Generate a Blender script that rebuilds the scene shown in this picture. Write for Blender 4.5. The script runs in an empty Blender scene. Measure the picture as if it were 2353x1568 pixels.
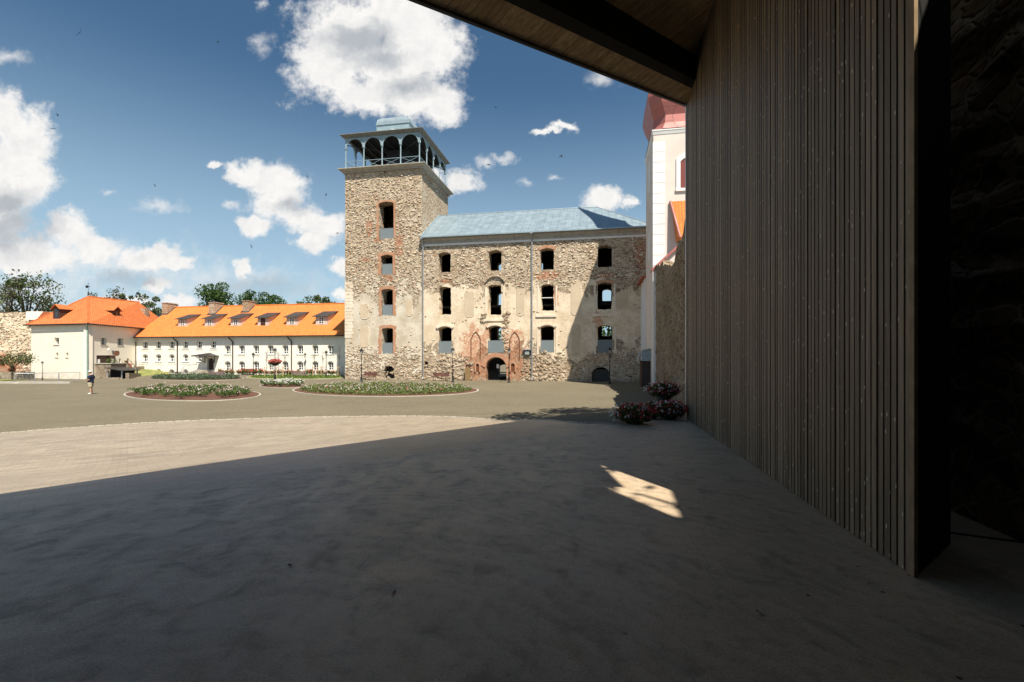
import bpy, bmesh, math, random
from mathutils import Vector, Matrix
R = math.radians
# ------------------------------------------------------------------ camera, sky, sun
F = 1078.5; CX = 1176.5; HY = 820.0; EYE = 2.85      # focal length / centre / horizon of the 2353 px wide photo
scene = bpy.context.scene
C = scene.collection
cam = bpy.data.objects.new('camera', bpy.data.cameras.new('camera')); C.objects.link(cam)
cam.location = (0, 0, EYE); cam.rotation_euler = (R(90), 0, 0)
cam.data.sensor_width = 36; cam.data.lens = F / 2353 * 36
cam.data.shift_y = (HY - 784) / 2353
cam.data.clip_start = 0.05; cam.data.clip_end = 5000
scene.camera = cam
scene.view_settings.view_transform = 'Standard'; scene.view_settings.look = 'None'
scene.view_settings.exposure = 0.68; scene.view_settings.gamma = 1
SUN_EL = R(57.4); SUN_PH = R(24.4)
to_sun = Vector((math.sin(SUN_PH)*math.cos(SUN_EL), -math.cos(SUN_PH)*math.cos(SUN_EL), math.sin(SUN_EL)))
sl = bpy.data.lights.new('sun', 'SUN'); sl.energy = 5.0; sl.angle = R(0.5); sl.color = (1, .93, .80)
so = bpy.data.objects.new('sun', sl); C.objects.link(so); so.location = (20, -20, 60)
so.rotation_euler = to_sun.to_track_quat('Z', 'Y').to_euler()
try:
    scene.cycles.max_bounces = 6; scene.cycles.diffuse_bounces = 4; scene.cycles.glossy_bounces = 2
    scene.cycles.transmission_bounces = 4; scene.cycles.transparent_max_bounces = 8
except Exception: pass

# ---- tiny node helper
class NT:
    def __init__(s, tree): s.t = tree; s.N = tree.nodes; s.L = tree.links
    def n(s, typ, ins=None, **kw):
        nd = s.N.new(typ)
        for k, v in kw.items(): setattr(nd, k, v)
        for k, v in (ins or {}).items():
            sk = nd.inputs[k]
            if isinstance(v, bpy.types.NodeSocket): s.L.new(v, sk)
            else:
                if isinstance(v, (tuple, list)) and len(v) == 3 and sk.type == 'RGBA': v = (*v, 1)
                sk.default_value = v
        return nd
    def m(s, op, a, b=0.0, c=0.0, clamp=False):
        return s.n('ShaderNodeMath', {0: a, 1: b, 2: c}, operation=op, use_clamp=clamp).outputs[0]
    def vm(s, op, a, b=(0,0,0), c=(0,0,0)):
        nd = s.n('ShaderNodeVectorMath', {0: a, 1: b}, operation=op)
        if op == 'MULTIPLY_ADD': 
            if isinstance(c, bpy.types.NodeSocket): s.L.new(c, nd.inputs[2])
            else: nd.inputs[2].default_value = c
        return nd.outputs['Value'] if op == 'LENGTH' else nd.outputs['Vector']
    def noise(s, vec, scale, det=4, rough=.55, dist=0, out=0):
        return s.n('ShaderNodeTexNoise', {'Vector': vec, 'Scale': scale, 'Detail': det, 'Roughness': rough, 'Distortion': dist}).outputs[out]
    def ss(s, v, a, b, o0=0.0, o1=1.0):   # smoothstep
        return s.n('ShaderNodeMapRange', {'Value': v, 'From Min': a, 'From Max': b, 'To Min': o0, 'To Max': o1}, interpolation_type='SMOOTHSTEP').outputs[0]
    def mix(s, f, a, b, mode='MIX'):
        nd = s.n('ShaderNodeMix', data_type='RGBA', blend_type=mode)
        for k, v in ((0, f), (6, a), (7, b)):
            sk = nd.inputs[k]
            if isinstance(v, bpy.types.NodeSocket): s.L.new(v, sk)
            else: sk.default_value = (*v, 1) if isinstance(v, (tuple, list)) and len(v) == 3 else v
        return nd.outputs[2]
    def ramp(s, v, stops, interp='LINEAR'):
        nd = s.n('ShaderNodeValToRGB', {0: v}); cr = nd.color_ramp; cr.interpolation = interp
        while len(cr.elements) < len(stops): cr.elements.new(.5)
        for e, (p, c) in zip(cr.elements, stops): e.position = p; e.color = (*c, 1) if len(c) == 3 else c
        return nd.outputs[0]
    def blobs(s, p, L):     # min over ellipses of normalised distance; p a vector socket
        cur = None
        for (x, y, rx, ry) in L:
            q = s.vm('MULTIPLY_ADD', p, (1/rx, 1/ry, 0), (-x/rx, -y/ry, 0))
            l = s.vm('LENGTH', q)
            cur = l if cur is None else s.n('ShaderNodeMath', {0: cur, 1: l, 2: .25}, operation='SMOOTH_MIN').outputs[0]
        return cur

# ---- world: physical sky with procedural cumulus at infinity (direction based)
W = bpy.data.worlds.new('World'); scene.world = W; W.use_nodes = True
w = NT(W.node_tree); w.N.clear()
sky = w.n('ShaderNodeTexSky', sky_type='NISHITA', sun_disc=False, sun_elevation=SUN_EL, sun_rotation=R(180)-SUN_PH,
          air_density=1.0, dust_density=.55, ozone_density=1.6, altitude=100)
dirv = w.n('ShaderNodeTexCoord').outputs['Generated']
sep = w.n('ShaderNodeSeparateXYZ', {0: dirv})
ay = w.m('MAXIMUM', w.m('ABSOLUTE', sep.outputs[1]), .05)
px = w.m('MULTIPLY_ADD', w.m('DIVIDE', sep.outputs[0], ay), F/1000, CX/1000)
py = w.m('MULTIPLY_ADD', w.m('DIVIDE', sep.outputs[2], ay), -F/1000, HY/1000)
pv = w.n('ShaderNodeCombineXYZ', {0: px, 1: py, 2: 0.0}).outputs[0]
wn = w.n('ShaderNodeTexNoise', {'Vector': pv, 'Scale': 9.0, 'Detail': 6.0, 'Roughness': .62}).outputs['Color']
wn2 = w.n('ShaderNodeTexNoise', {'Vector': pv, 'Scale': 34.0, 'Detail': 5.0, 'Roughness': .65}).outputs['Color']
pw = w.vm('ADD', w.vm('MULTIPLY_ADD', wn, (.085, .075, 0), (-.0425, -.0375, 0)), pv)
pw = w.vm('ADD', w.vm('MULTIPLY_ADD', wn2, (.034, .030, 0), (-.017, -.015, 0)), pw)
SOLID = [(.80,.06,.14,.10),(.93,.05,.15,.12),(.76,.17,.11,.09),(.90,.17,.15,.10),(1.00,.12,.085,.09),(.98,.23,.10,.065),(.86,.22,.10,.045),(1.02,.26,.06,.045),
  (-.02,.27,.10,.085),(.05,.33,.085,.10),(-.02,.42,.15,.12),(.06,.40,.085,.09),(-.03,.52,.12,.08),
  (.15,.53,.07,.055),(.22,.58,.07,.04),(.03,.59,.13,.05),(.11,.585,.09,.05),
  (.36,.59,.075,.042),(.33,.60,.07,.035),(.41,.605,.06,.025),(.35,.655,.05,.025),(.41,.69,.055,.02),
  (.565,.395,.05,.038),(.625,.415,.075,.048),(.64,.465,.07,.05),(.69,.50,.075,.042),(.75,.52,.06,.035),(.72,.555,.06,.03),(.587,.518,.05,.03),
  (.49,.378,.028,.013),(1.062,.415,.05,.035),(1.00,.40,.03,.02),(1.385,.455,.058,.034),(1.44,.47,.03,.016),(.785,.61,.035,.022),(.79,.67,.03,.016),(.565,.615,.025,.03),(.28,.70,.12,.022),
  (1.29,.30,.045,.016),(1.25,.31,.035,.010)]
FAINT = [(.37,.475,.085,.026),(.60,.10,.04,.035),(.60,.01,.03,.015),(1.39,.185,.055,.03),(1.21,.425,.035,.018),(1.12,.375,.03,.018),(1.16,.36,.04,.014),(.243,.45,.022,.012),(.30,.63,.34,.10),(.55,.655,.28,.07),(.05,.66,.26,.10),(.22,.60,.22,.07),(.02,.13,.10,.03),(1.28,.41,.03,.012),(.53,.47,.03,.015)]
fs = w.m('SUBTRACT', 1.0, w.blobs(pw, SOLID))
nz = w.noise(pv, 13.0, 9, .66)
dens = w.ss(w.m('MULTIPLY_ADD', w.m('SUBTRACT', nz, .5), 1.7, fs), -.08, .50)
ff = w.m('SUBTRACT', 1.0, w.blobs(pw, FAINT))
densf = w.ss(w.m('MULTIPLY_ADD', w.m('SUBTRACT', nz, .5), 1.9, ff), .05, 1.25, 0.0, .75)
dens = w.m('MAXIMUM', dens, densf)
dens = w.m('MULTIPLY', dens, w.ss(sep.outputs[2], .0, .06))
GREY = [(.03,.52,.11,.075),(.83,.10,.11,.05),(.93,.20,.08,.035),(.30,.645,.10,.022),(.02,.46,.08,.04),(.67,.47,.05,.022),(.60,.66,.12,.03),(.88,.14,.10,.04)]
gr = w.m('SUBTRACT', 1.0, w.blobs(pw, GREY))
gn = w.noise(w.vm('ADD', pw, (0, .018, 0)), 8.0, 7, .62)
shade = w.ss(w.m('ADD', w.m('MULTIPLY', w.m('MAXIMUM', gr, -.4), .42), w.m('MULTIPLY', gn, 1.15)), .40, .98)
bill = w.ss(w.noise(pw, 26.0, 5, .6), .35, .7)
cc = w.mix(shade, (10.4, 10.2, 9.9), (5.0, 5.3, 5.7))
cc = w.mix(w.m('MULTIPLY', bill, .28), cc, (6.2, 6.5, 6.9))
skyc = w.mix(1.0, sky.outputs[0], (.68, .94, 1.0), 'MULTIPLY')
skyc = w.mix(w.ss(sep.outputs[2], .52, .05, 0.0, .80), skyc, (5.4, 7.4, 8.8))
col = w.mix(dens, skyc, cc)
bg = w.n('ShaderNodeBackground', {'Color': col, 'Strength': .059})
w.L.new(bg.outputs[0], w.n('ShaderNodeOutputWorld').inputs[0])
W.cycles.sampling_method = 'MANUAL'; W.cycles.sample_map_resolution = 512

# ------------------------------------------------------------------ helpers
def ss01(t):
    t = max(0., min(1., t)); return t*t*(3-2*t)
EX, EY = -6.04, 5.54; EDX, EDY = .774, .634          # slab edge line
def edge_d(x, y): return -EDY*(x-EX) + EDX*(y-EY)
def g(x, y):
    d = edge_d(x, y)
    z = .985 - .80*ss01(d/8.5) - .185*ss01((d-8)/16)
    z -= .47*ss01((-x-44)/12)*(1-ss01((y-70)/7))
    return z
def P(u, v, Y): return Vector(((u-CX)/F*Y, Y, EYE-(v-HY)/F*Y))
def G(u, v):                                          # pixel -> point on the ground
    Y = 2.0
    for _ in range(4000):
        X = (u-CX)/F*Y; Z = EYE-(v-HY)/F*Y
        if Z <= g(X, Y): break
        Y += .02 if Y < 30 else .05
    return Vector((X, Y, g(X, Y)))
class MB:
    def __init__(s): s.v = []; s.f = []; s.sm = False
    def add(s, vs, fs):
        o = len(s.v); s.v += [tuple(q) for q in vs]; s.f += [tuple(i+o for i in f) for f in fs]; return s
    def box(s, x0, x1, y0, y1, z0, z1, M=None):
        vs = [Vector(q) for q in ((x0,y0,z0),(x1,y0,z0),(x1,y1,z0),(x0,y1,z0),(x0,y0,z1),(x1,y0,z1),(x1,y1,z1),(x0,y1,z1))]
        if M: vs = [M @ q for q in vs]
        return s.add(vs, [(0,3,2,1),(4,5,6,7),(0,1,5,4),(1,2,6,5),(2,3,7,6),(3,0,4,7)])
    def hexa(s, vs): return s.add(vs, [(0,3,2,1),(4,5,6,7),(0,1,5,4),(1,2,6,5),(2,3,7,6),(3,0,4,7)])
    def poly(s, vs): return s.add(vs, [tuple(range(len(vs)))])
    def prism(s, pts, z0, z1):       # pts (x,y); z0/z1 numbers or functions
        f0 = z0 if callable(z0) else (lambda x, y: z0); f1 = z1 if callable(z1) else (lambda x, y: z1)
        n = len(pts)
        vs = [(x, y, f0(x, y)) for x, y in pts] + [(x, y, f1(x, y)) for x, y in pts]
        return s.add(vs, [tuple(range(n-1, -1, -1)), tuple(range(n, 2*n))] + [(i, (i+1) % n, n+(i+1) % n, n+i) for i in range(n)])
    def prismy(s, pts, y0, y1):      # pts (x,z) extruded in y
        n = len(pts)
        vs = [(x, y0, z) for x, z in pts] + [(x, y1, z) for x, z in pts]
        return s.add(vs, [tuple(range(n)), tuple(range(2*n-1, n-1, -1))] + [(i, n+i, n+(i+1) % n, (i+1) % n) for i in range(n)])
    def tube(s, p0, p1, r0, r1=None, n=8, caps=True):
        p0, p1 = Vector(p0), Vector(p1); r1 = r0 if r1 is None else r1
        d = (p1-p0)
        if d.length < 1e-6: return s
        q = d.to_track_quat('Z', 'Y'); a = q @ Vector((1,0,0)); b = q @ Vector((0,1,0))
        vs = [p+(a*math.cos(2*math.pi*i/n)+b*math.sin(2*math.pi*i/n))*r for p, r in ((p0, r0), (p1, r1)) for i in range(n)]
        fs = [(i, (i+1) % n, n+(i+1) % n, n+i) for i in range(n)]
        if caps: fs += [tuple(range(n-1, -1, -1)), tuple(range(n, 2*n))]
        return s.add(vs, fs)
    def path(s, pts, r, n=6):
        for a, b in zip(pts[:-1], pts[1:]): s.tube(a, b, r, r, n)
        return s
    def rev(s, prof, n=12, c=(0,0), sq=False, rot=0):    # profile (r,z)
        vs = []
        for r, z in prof:
            for i in range(n):
                a = 2*math.pi*i/n+rot; vs.append((c[0]+r*math.cos(a), c[1]+r*math.sin(a), z))
        m = len(prof)
        fs = [(j*n+i, j*n+(i+1) % n, (j+1)*n+(i+1) % n, (j+1)*n+i) for j in range(m-1) for i in range(n)]
        fs += [tuple(range(n-1, -1, -1)), tuple(range((m-1)*n, m*n))]
        return s.add(vs, fs)
    def leaf(s, c, sz, rnd, flat=0.0):
        a = Vector((rnd.gauss(0,1), rnd.gauss(0,1), rnd.gauss(0,1)*(1-flat))).normalized()
        b = a.cross(Vector((rnd.gauss(0,1), rnd.gauss(0,1), rnd.gauss(0,1)))).normalized()
        c = Vector(c); k = sz*rnd.uniform(.6, 1.25)
        a *= k; b *= k*rnd.uniform(.45, .75)
        return s.add([c-a, c-b*.9, c+a, c+b], [(0,1,2,3)])
    def clump(s, c, r, n, sz, rnd, shell=.5):
        for _ in range(n):
            d = Vector((rnd.gauss(0,1), rnd.gauss(0,1), rnd.gauss(0,1))).normalized()*(shell+(1-shell)*rnd.random()**.6)
            s.leaf((c[0]+d.x*r[0], c[1]+d.y*r[1], c[2]+d.z*r[2]), sz, rnd)
        return s
    def mesh(s, name, mat, smooth=False):
        me = bpy.data.meshes.new(name); me.from_pydata(s.v, [], s.f); me.materials.append(mat)
        if smooth: me.polygons.foreach_set('use_smooth', [True]*len(me.polygons))
        me.update(); return me
def part(name, mb, mat, parent=None, smooth=False, label=None, loc=None, kind=None):
    me = mb.mesh(name, mat, smooth) if isinstance(mb, MB) else mb
    if not isinstance(mb, MB): me.materials.clear(); me.materials.append(mat)
    o = bpy.data.objects.new(name, me); C.objects.link(o)
    if parent: o.parent = parent
    if label: o['label'] = label
    if loc: o.location = loc
    if kind: o['kind'] = kind
    return o
def tag(o, label, cat, group=None, kind=None):
    o['label'] = label; o['category'] = cat
    if group: o['group'] = group
    if kind: o['kind'] = kind
    return o
def thing(name, label, cat, loc=(0,0,0), rotz=0, group=None, sc=1):
    o = bpy.data.objects.new(name, None); C.objects.link(o); o.empty_display_size = .2
    o.location = loc; o.rotation_euler = (0, 0, rotz); o.scale = (sc, sc, sc)
    return tag(o, label, cat, group)
def dup(root, loc, rotz=0, label=None, sc=None, group=None):
    r = root.copy(); C.objects.link(r); r.location = loc; r.rotation_euler = (0, 0, rotz)
    if sc: r.scale = (sc, sc, sc) if not isinstance(sc, tuple) else sc
    if label: r['label'] = label
    if group: r['group'] = group
    for ch in list(root.children):
        c = ch.copy(); C.objects.link(c); c.parent = r
        for gg in list(ch.children):
            d = gg.copy(); C.objects.link(d); d.parent = c
    return r
def struct(name, mb, mat, smooth=False):
    o = part(name, mb, mat, smooth=smooth); o['kind'] = 'structure'; return o
def wallmesh(outline, holes, y0, thick):        # (x,z) polygon with holes, extruded from y0 to y0+thick
    cu = bpy.data.curves.new('tmp', 'CURVE'); cu.dimensions = '2D'; cu.fill_mode = 'BOTH'; cu.extrude = thick/2
    for pts in [outline]+list(holes):
        sp = cu.splines.new('POLY'); sp.points.add(len(pts)-1)
        for q, (x, z) in zip(sp.points, pts): q.co = (x, z, 0, 1)
        sp.use_cyclic_u = True
    ob = bpy.data.objects.new('tmp', cu); C.objects.link(ob)
    bpy.context.view_layer.update()
    me = bpy.data.meshes.new_from_object(ob.evaluated_get(bpy.context.evaluated_depsgraph_get()))
    bpy.data.objects.remove(ob); bpy.data.curves.remove(cu)
    me.polygons.foreach_set('use_smooth', [False]*len(me.polygons))
    for v in me.vertices:
        x, y, z = v.co; v.co = (x, y0+thick/2+z, y)
    me.update(); return me
def arch(xl, xr, zb, zt, rise, n=8, jit=0, rnd=random.Random(1)):   # closed outline, flat foot, segmental head
    pts = [(xl, zb), (xr, zb)]
    zs = zt-rise; cx = (xl+xr)/2; h = (xr-xl)/2
    rise = min(rise, h)
    Rr = (h*h+rise*rise)/(2*rise); cz = zt-Rr; a0 = math.asin(min(1, h/Rr))
    for i in range(n+1):
        a = a0-2*a0*i/n
        pts.append((cx+Rr*math.sin(a), cz+Rr*math.cos(a)))
    if jit:
        out = []
        m = len(pts)
        for i in range(m):
            (x0, z0), (x1, z1) = pts[i], pts[(i+1) % m]
            L = math.hypot(x1-x0, z1-z0); k = max(1, int(L/.35))
            for j in range(k):
                t = j/k; out.append((x0+(x1-x0)*t+rnd.uniform(-jit, jit), z0+(z1-z0)*t+rnd.uniform(-jit, jit)))
        pts = out
    return pts
def surround(xl, xr, zb, zt, rise, wd, y, proud, rnd=None, ext=0):
    inner = arch(xl, xr, zb, zt, rise, 10)
    o = arch(xl-wd, xr+wd, zb-ext, zt+wd, rise*1.15, 10, .04 if rnd else 0, rnd or random.Random(2))
    # horseshoe: single polygon ring around opening (open at the foot)
    i2 = [q for q in inner]
    if rnd is None:
        return wallmesh(o, [[(x, z) for x, z in i2]] if ext else [[(x, z-.01) if z == zb else (x, z) for x, z in i2]], y-proud, proud+.05) if ext else horseshoe(o, i2, y, proud)
    return horseshoe(arch(xl-wd, xr+wd, zb, zt+wd, rise*1.15, 10), i2, y, proud, rnd)
def horseshoe(o, i, y, proud, rnd=None):
    # o,i: [bl, br, head(right->left)]
    oo = [o[1]]+o[2:]+[o[0]]; ii = [i[1]]+i[2:]+[i[0]]
    if rnd: oo = toothed(oo, rnd)
    m = MB().prismy(oo+ii[::-1], y-proud, y+.04); return m
def toothed(pts, rnd, step=.18, amp=.11):
    out = []
    for k in range(len(pts)-1):
        (x0, z0), (x1, z1) = pts[k], pts[k+1]
        L = math.hypot(x1-x0, z1-z0); n = max(1, int(L/step))
        nx, nz = (z1-z0)/max(L, 1e-6), -(x1-x0)/max(L, 1e-6)
        for j in range(n):
            a = rnd.uniform(-amp, amp) if L > .8 else 0
            for t in (j/n, (j+.98)/n):
                out.append((x0+(x1-x0)*t+nx*a, z0+(z1-z0)*t+nz*a))
    out.append(pts[-1]); return out

# ------------------------------------------------------------------ materials
def newmat(name):
    m = bpy.data.materials.new(name); m.use_nodes = True; t = NT(m.node_tree)
    b = t.N['Principled BSDF']; return m, t, b
def setb(t, b, col=None, rough=.8, metal=0, bump=None, bs=.3, bd=.05, spec=.3):
    if col is not None:
        if isinstance(col, bpy.types.NodeSocket): t.L.new(col, b.inputs['Base Color'])
        else: b.inputs['Base Color'].default_value = (*col, 1)
    if isinstance(rough, bpy.types.NodeSocket): t.L.new(rough, b.inputs['Roughness'])
    else: b.inputs['Roughness'].default_value = rough
    b.inputs['Metallic'].default_value = metal
    b.inputs['Specular IOR Level'].default_value = spec
    if bump is not None:
        bn = t.n('ShaderNodeBump', {'Strength': bs, 'Distance': bd, 'Height': bump})
        t.L.new(bn.outputs[0], b.inputs['Normal'])
def obj(t): return t.n('ShaderNodeTexCoord').outputs['Object']
def simple(name, col, rough=.7, metal=0, var=.12, scale=6, bump=.0, spec=.3):
    m, t, b = newmat(name); c = obj(t)
    n = t.noise(c, scale, 5)
    k = t.mix(t.ss(n, .3, .7), tuple(x*(1-var) for x in col), tuple(min(1, x*(1+var)) for x in col))
    setb(t, b, k, rough, metal, n if bump else None, bump, .02, spec); return m
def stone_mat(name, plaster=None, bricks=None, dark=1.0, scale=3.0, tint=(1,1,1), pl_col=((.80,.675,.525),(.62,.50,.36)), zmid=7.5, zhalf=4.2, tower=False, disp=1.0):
    m, t, b = newmat(name); c = obj(t)
    wob = t.n('ShaderNodeTexNoise', {'Vector': c, 'Scale': 2.2, 'Detail': 3.0}).outputs['Color']
    cw = t.vm('MULTIPLY_ADD', wob, (.5,.5,.3), c)
    cs = t.vm('MULTIPLY', cw, (1, 1, 1.75))
    ve = t.n('ShaderNodeTexVoronoi', {'Vector': cs, 'Scale': scale}, feature='DISTANCE_TO_EDGE').outputs['Distance']
    vc = t.n('ShaderNodeTexVoronoi', {'Vector': cs, 'Scale': scale}, feature='F1')
    rnd = t.n('ShaderNodeSeparateColor', {0: vc.outputs['Color']})
    D = dark
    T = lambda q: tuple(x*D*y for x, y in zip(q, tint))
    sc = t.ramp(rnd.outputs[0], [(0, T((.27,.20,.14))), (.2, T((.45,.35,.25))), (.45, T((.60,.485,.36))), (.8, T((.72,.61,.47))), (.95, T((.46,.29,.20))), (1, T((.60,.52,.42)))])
    fine = t.noise(c, 9, 5, .65)
    sc = t.mix(t.ss(fine, .25, .75), sc, t.mix(1.0, sc, (.70,.66,.6), 'MULTIPLY'))
    mort = t.ss(t.m('ADD', ve, t.m('MULTIPLY', t.m('SUBTRACT', fine, .5), .16)), .03, .12)
    mcol = t.mix(t.noise(c, 1.1, 4), T((.86,.76,.62)), T((.68,.57,.43)))
    col = t.mix(mort, mcol, sc)
    # holes between stones and dark pockets
    pock = t.ss(t.noise(cs, 4.6, 3, .75), .61, .68)
    col = t.mix(t.m('MULTIPLY', pock, .72), col, T((.10,.072,.05)))
    big = t.noise(c, .33, 4, .6)
    col = t.mix(t.ss(big, .35, .7, 0, .45), col, T((.62,.50,.38)), 'MULTIPLY')
    h = t.m('ADD', t.m('MULTIPLY', mort, .7), t.m('MULTIPLY', fine, .5))
    h = t.m('SUBTRACT', h, t.m('MULTIPLY', pock, .7))
    # scattered brick repairs
    sx = t.n('ShaderNodeSeparateXYZ', {0: c})
    if bricks is not None:
        bv = t.n('ShaderNodeCombineXYZ', {0: t.m('ADD', sx.outputs[0], sx.outputs[1]), 1: sx.outputs[2], 2: 0.0}).outputs[0]
        bt = t.n('ShaderNodeTexBrick', {'Vector': bv, 'Color1': (.52,.19,.085), 'Color2': (.42,.15,.07), 'Mortar': (.60,.48,.36), 'Scale': 1.0, 'Mortar Size': .012, 'Brick Width': .30, 'Row Height': .095, 'Bias': .1})
        p2 = t.n('ShaderNodeCombineXYZ', {0: sx.outputs[0], 1: sx.outputs[2], 2: 0.0}).outputs[0]
        nn = t.noise(c, .8, 5, .6)
        bm = t.ss(t.noise(c, .8, 6, .66), .70, .73, 0, .8)
        if bricks:
            f = t.m('SUBTRACT', 1.0, t.blobs(p2, bricks))
            bmb = t.m('MULTIPLY', t.ss(t.m('MULTIPLY_ADD', t.m('SUBTRACT', t.noise(c, 1.5, 7, .7), .5), 3.4, f), .08, .16), t.ss(t.noise(c, 3.5, 6, .7), .62, .54)); bm = t.m('MAXIMUM', bm, bmb)
        bcol = t.mix(t.ss(t.noise(c, 2.5, 6, .7), .40, .70, 0, .85), bt.outputs[0], (.66,.48,.34))
        col = t.mix(bm, col, bcol)
        h = t.mix(bm, h, t.m('MULTIPLY', bt.outputs['Fac'], -.6))
    if plaster:
        pn = t.noise(c, .42, 9, .70, .8)
        zz = t.m('SUBTRACT', 1.0, t.m('DIVIDE', t.m('ABSOLUTE', t.m('SUBTRACT', sx.outputs[2], zmid)), zhalf))
        pf = t.m('MULTIPLY_ADD', t.m('SUBTRACT', pn, .5), plaster, zz)
        pm = t.ss(pf, .22, .27)
        edge = t.m('MULTIPLY', t.ss(pf, .15, .24), t.ss(pf, .36, .25))
        pc = t.mix(t.ss(t.noise(c, .5, 6, .65), .35, .65), T(pl_col[0]), T(pl_col[1]))
        pc = t.mix(t.ss(t.noise(c, 4, 6, .7), .45, .8, 0, .5), pc, T((.42,.33,.23)))
        pc = t.mix(t.ss(t.noise(t.vm('MULTIPLY', c, (1, 1, .25)), 1.4, 6, .7), .48, .75, 0, .5), pc, T((.46,.36,.25)))
        # ghost of painted panels / pilasters
        col = t.mix(pm, col, pc)
        col = t.mix(t.m('MULTIPLY', edge, .55), col, T((.22,.16,.11)))
        h = t.mix(pm, h, t.m('MULTIPLY_ADD', fine, .16, .95))
        if bricks: col = t.mix(bmb, col, bcol)
    setb(t, b, col, .95, 0, h, 1.0, .13*disp, .1)
    return m
TH = R(10.4); CT, ST = math.cos(TH), math.sin(TH)
FO = Vector((-3.12, 56.06, 0))                      # origin of palace front
def fs(u, O=FO):
    k = (u-CX)/F; return (O.y*k-O.x)/(CT+ST*k)
def fac(u, v, O=FO, dep=0):                         # pixel -> (s,z) on a plane parallel to the palace front
    O2 = Vector((O.x+ST*dep, O.y+CT*dep, 0)); s = fs(u, O2); Y = O2.y-ST*s
    return s, EYE-(v-HY)/F*Y
def Z(x0, y0, k): return lambda X, Y: ((x0+X/k)/1.3774, (y0+Y/k)/1.3774)
Z3 = Z(1050, 340, 3.409); Z4 = Z(1060, 780, 3.267); Z5 = Z(1500, 640, 2.528); Z2 = Z(400, 850, 3.268); Z1 = Z(0, 820, 3.267); Z7 = Z(600, 1080, 4.706); Z6 = Z(350, 1080, 6.723); Z8 = Z(230, 1080, 8.253)
def rect(Zf, l, r, t, b, O=FO):
    (u0, v0), (u1, v1) = Zf(l, t), Zf(r, b)
    s0, _ = fac(u0, (v0+v1)/2, O); s1, _ = fac(u1, (v0+v1)/2, O)
    um = (u0+u1)/2
    return s0, s1, fac(um, v1, O)[1], fac(um, v0, O)[1]

# ---- small materials
M = {}
M['zinc'] = simple('zinc_sheet', (.30,.37,.41), .45, .35, .10, 1.5)
M['zincl'] = simple('blue_grey_paint', (.27,.35,.39), .55, 0, .08, 2)
M['corn'] = simple('weathered_cornice_timber', (.36,.33,.28), .7, 0, .15, 3)
M['black'] = simple('black_painted_iron', (.018,.02,.02), .4, .3, .2, 8)
M['dkmetal'] = simple('dark_metal', (.05,.052,.055), .45, .4, .15, 5)
M['brownpipe'] = simple('dark_brown_pipe', (.035,.026,.024), .5, .2, .1)
M['greypipe'] = simple('galvanised_pipe', (.36,.38,.40), .42, .5, .1)
M['greenpipe'] = simple('weathered_copper_pipe', (.22,.33,.28), .6, .1, .2)
M['white'] = simple('white_window_paint', (.80,.79,.76), .5, 0, .03)
M['dkwood'] = simple('dark_stained_wood', (.06,.03,.022), .6, 0, .3, 9)
M['redwood'] = simple('red_brown_bench_wood', (.10,.035,.026), .55, 0, .3, 12)
M['palewood'] = simple('weathered_pale_wood', (.36,.26,.235), .7, 0, .2, 12)
M['signwood'] = simple('ochre_sign_wood', (.25,.16,.075), .7, 0, .2, 9)
M['stake'] = simple('raw_pine_stake', (.45,.33,.2), .8, 0, .15)
M['bark'] = simple('bark', (.10,.075,.055), .9, 0, .35, 8, .4)
M['soil'] = simple('brown_bed_mulch', (.115,.055,.035), .95, 0, .4, 7, .6)
M['kerb'] = simple('pale_kerb_stone', (.44,.40,.34), .85, 0, .12, 5)
M['cream'] = None
m, t, b = newmat('lamp_glass'); setb(t, b, (.62,.63,.6), .12, 0, spec=.5); b.inputs['Transmission Weight'].default_value = .35; M['lampglass'] = m
m, t, b = newmat('window_glass'); c = obj(t)
setb(t, b, t.mix(t.ss(t.noise(c, 1.2, 2), .4, .6), (.015,.02,.025), (.06,.065,.07)), .08, 0, spec=.6); M['pane'] = m
m, t, b = newmat('balustrade_glass'); c = obj(t)
setb(t, b, (.21,.245,.26), .18, 0, spec=.5); b.inputs['Alpha'].default_value = .86; M['balglass'] = m
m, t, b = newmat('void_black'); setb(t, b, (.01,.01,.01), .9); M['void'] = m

# white lime render
def render_mat(name, c1, c2, sc=.6):
    m, t, b = newmat(name); c = obj(t)
    n1 = t.noise(c, sc, 6, .6); n2 = t.noise(c, 14, 4)
    sz = t.n('ShaderNodeSeparateXYZ', {0: c}).outputs[2]
    st = t.m('MULTIPLY', t.ss(sz, 1.1, -.2), t.ss(t.noise(c, 1.3, 5), .35, .7))
    k = t.mix(t.ss(n1, .3, .7), c1, c2)
    k = t.mix(t.m('MULTIPLY', st, .5), k, tuple(x*.6 for x in c1))
    setb(t, b, k, .9, 0, t.m('ADD', n1, t.m('MULTIPLY', n2, .2)), .25, .04, .15); return m
M['cream'] = render_mat('cream_lime_render', (.88,.83,.74), (.83,.775,.685))
M['cream2'] = render_mat('warm_cream_lime_render', (.86,.79,.68), (.80,.725,.62))
M['churchw'] = render_mat('pink_white_church_render', (.74,.66,.60), (.68,.59,.53))
M['quoin'] = render_mat('white_quoin_render', (.80,.79,.78), (.74,.73,.72))

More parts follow.
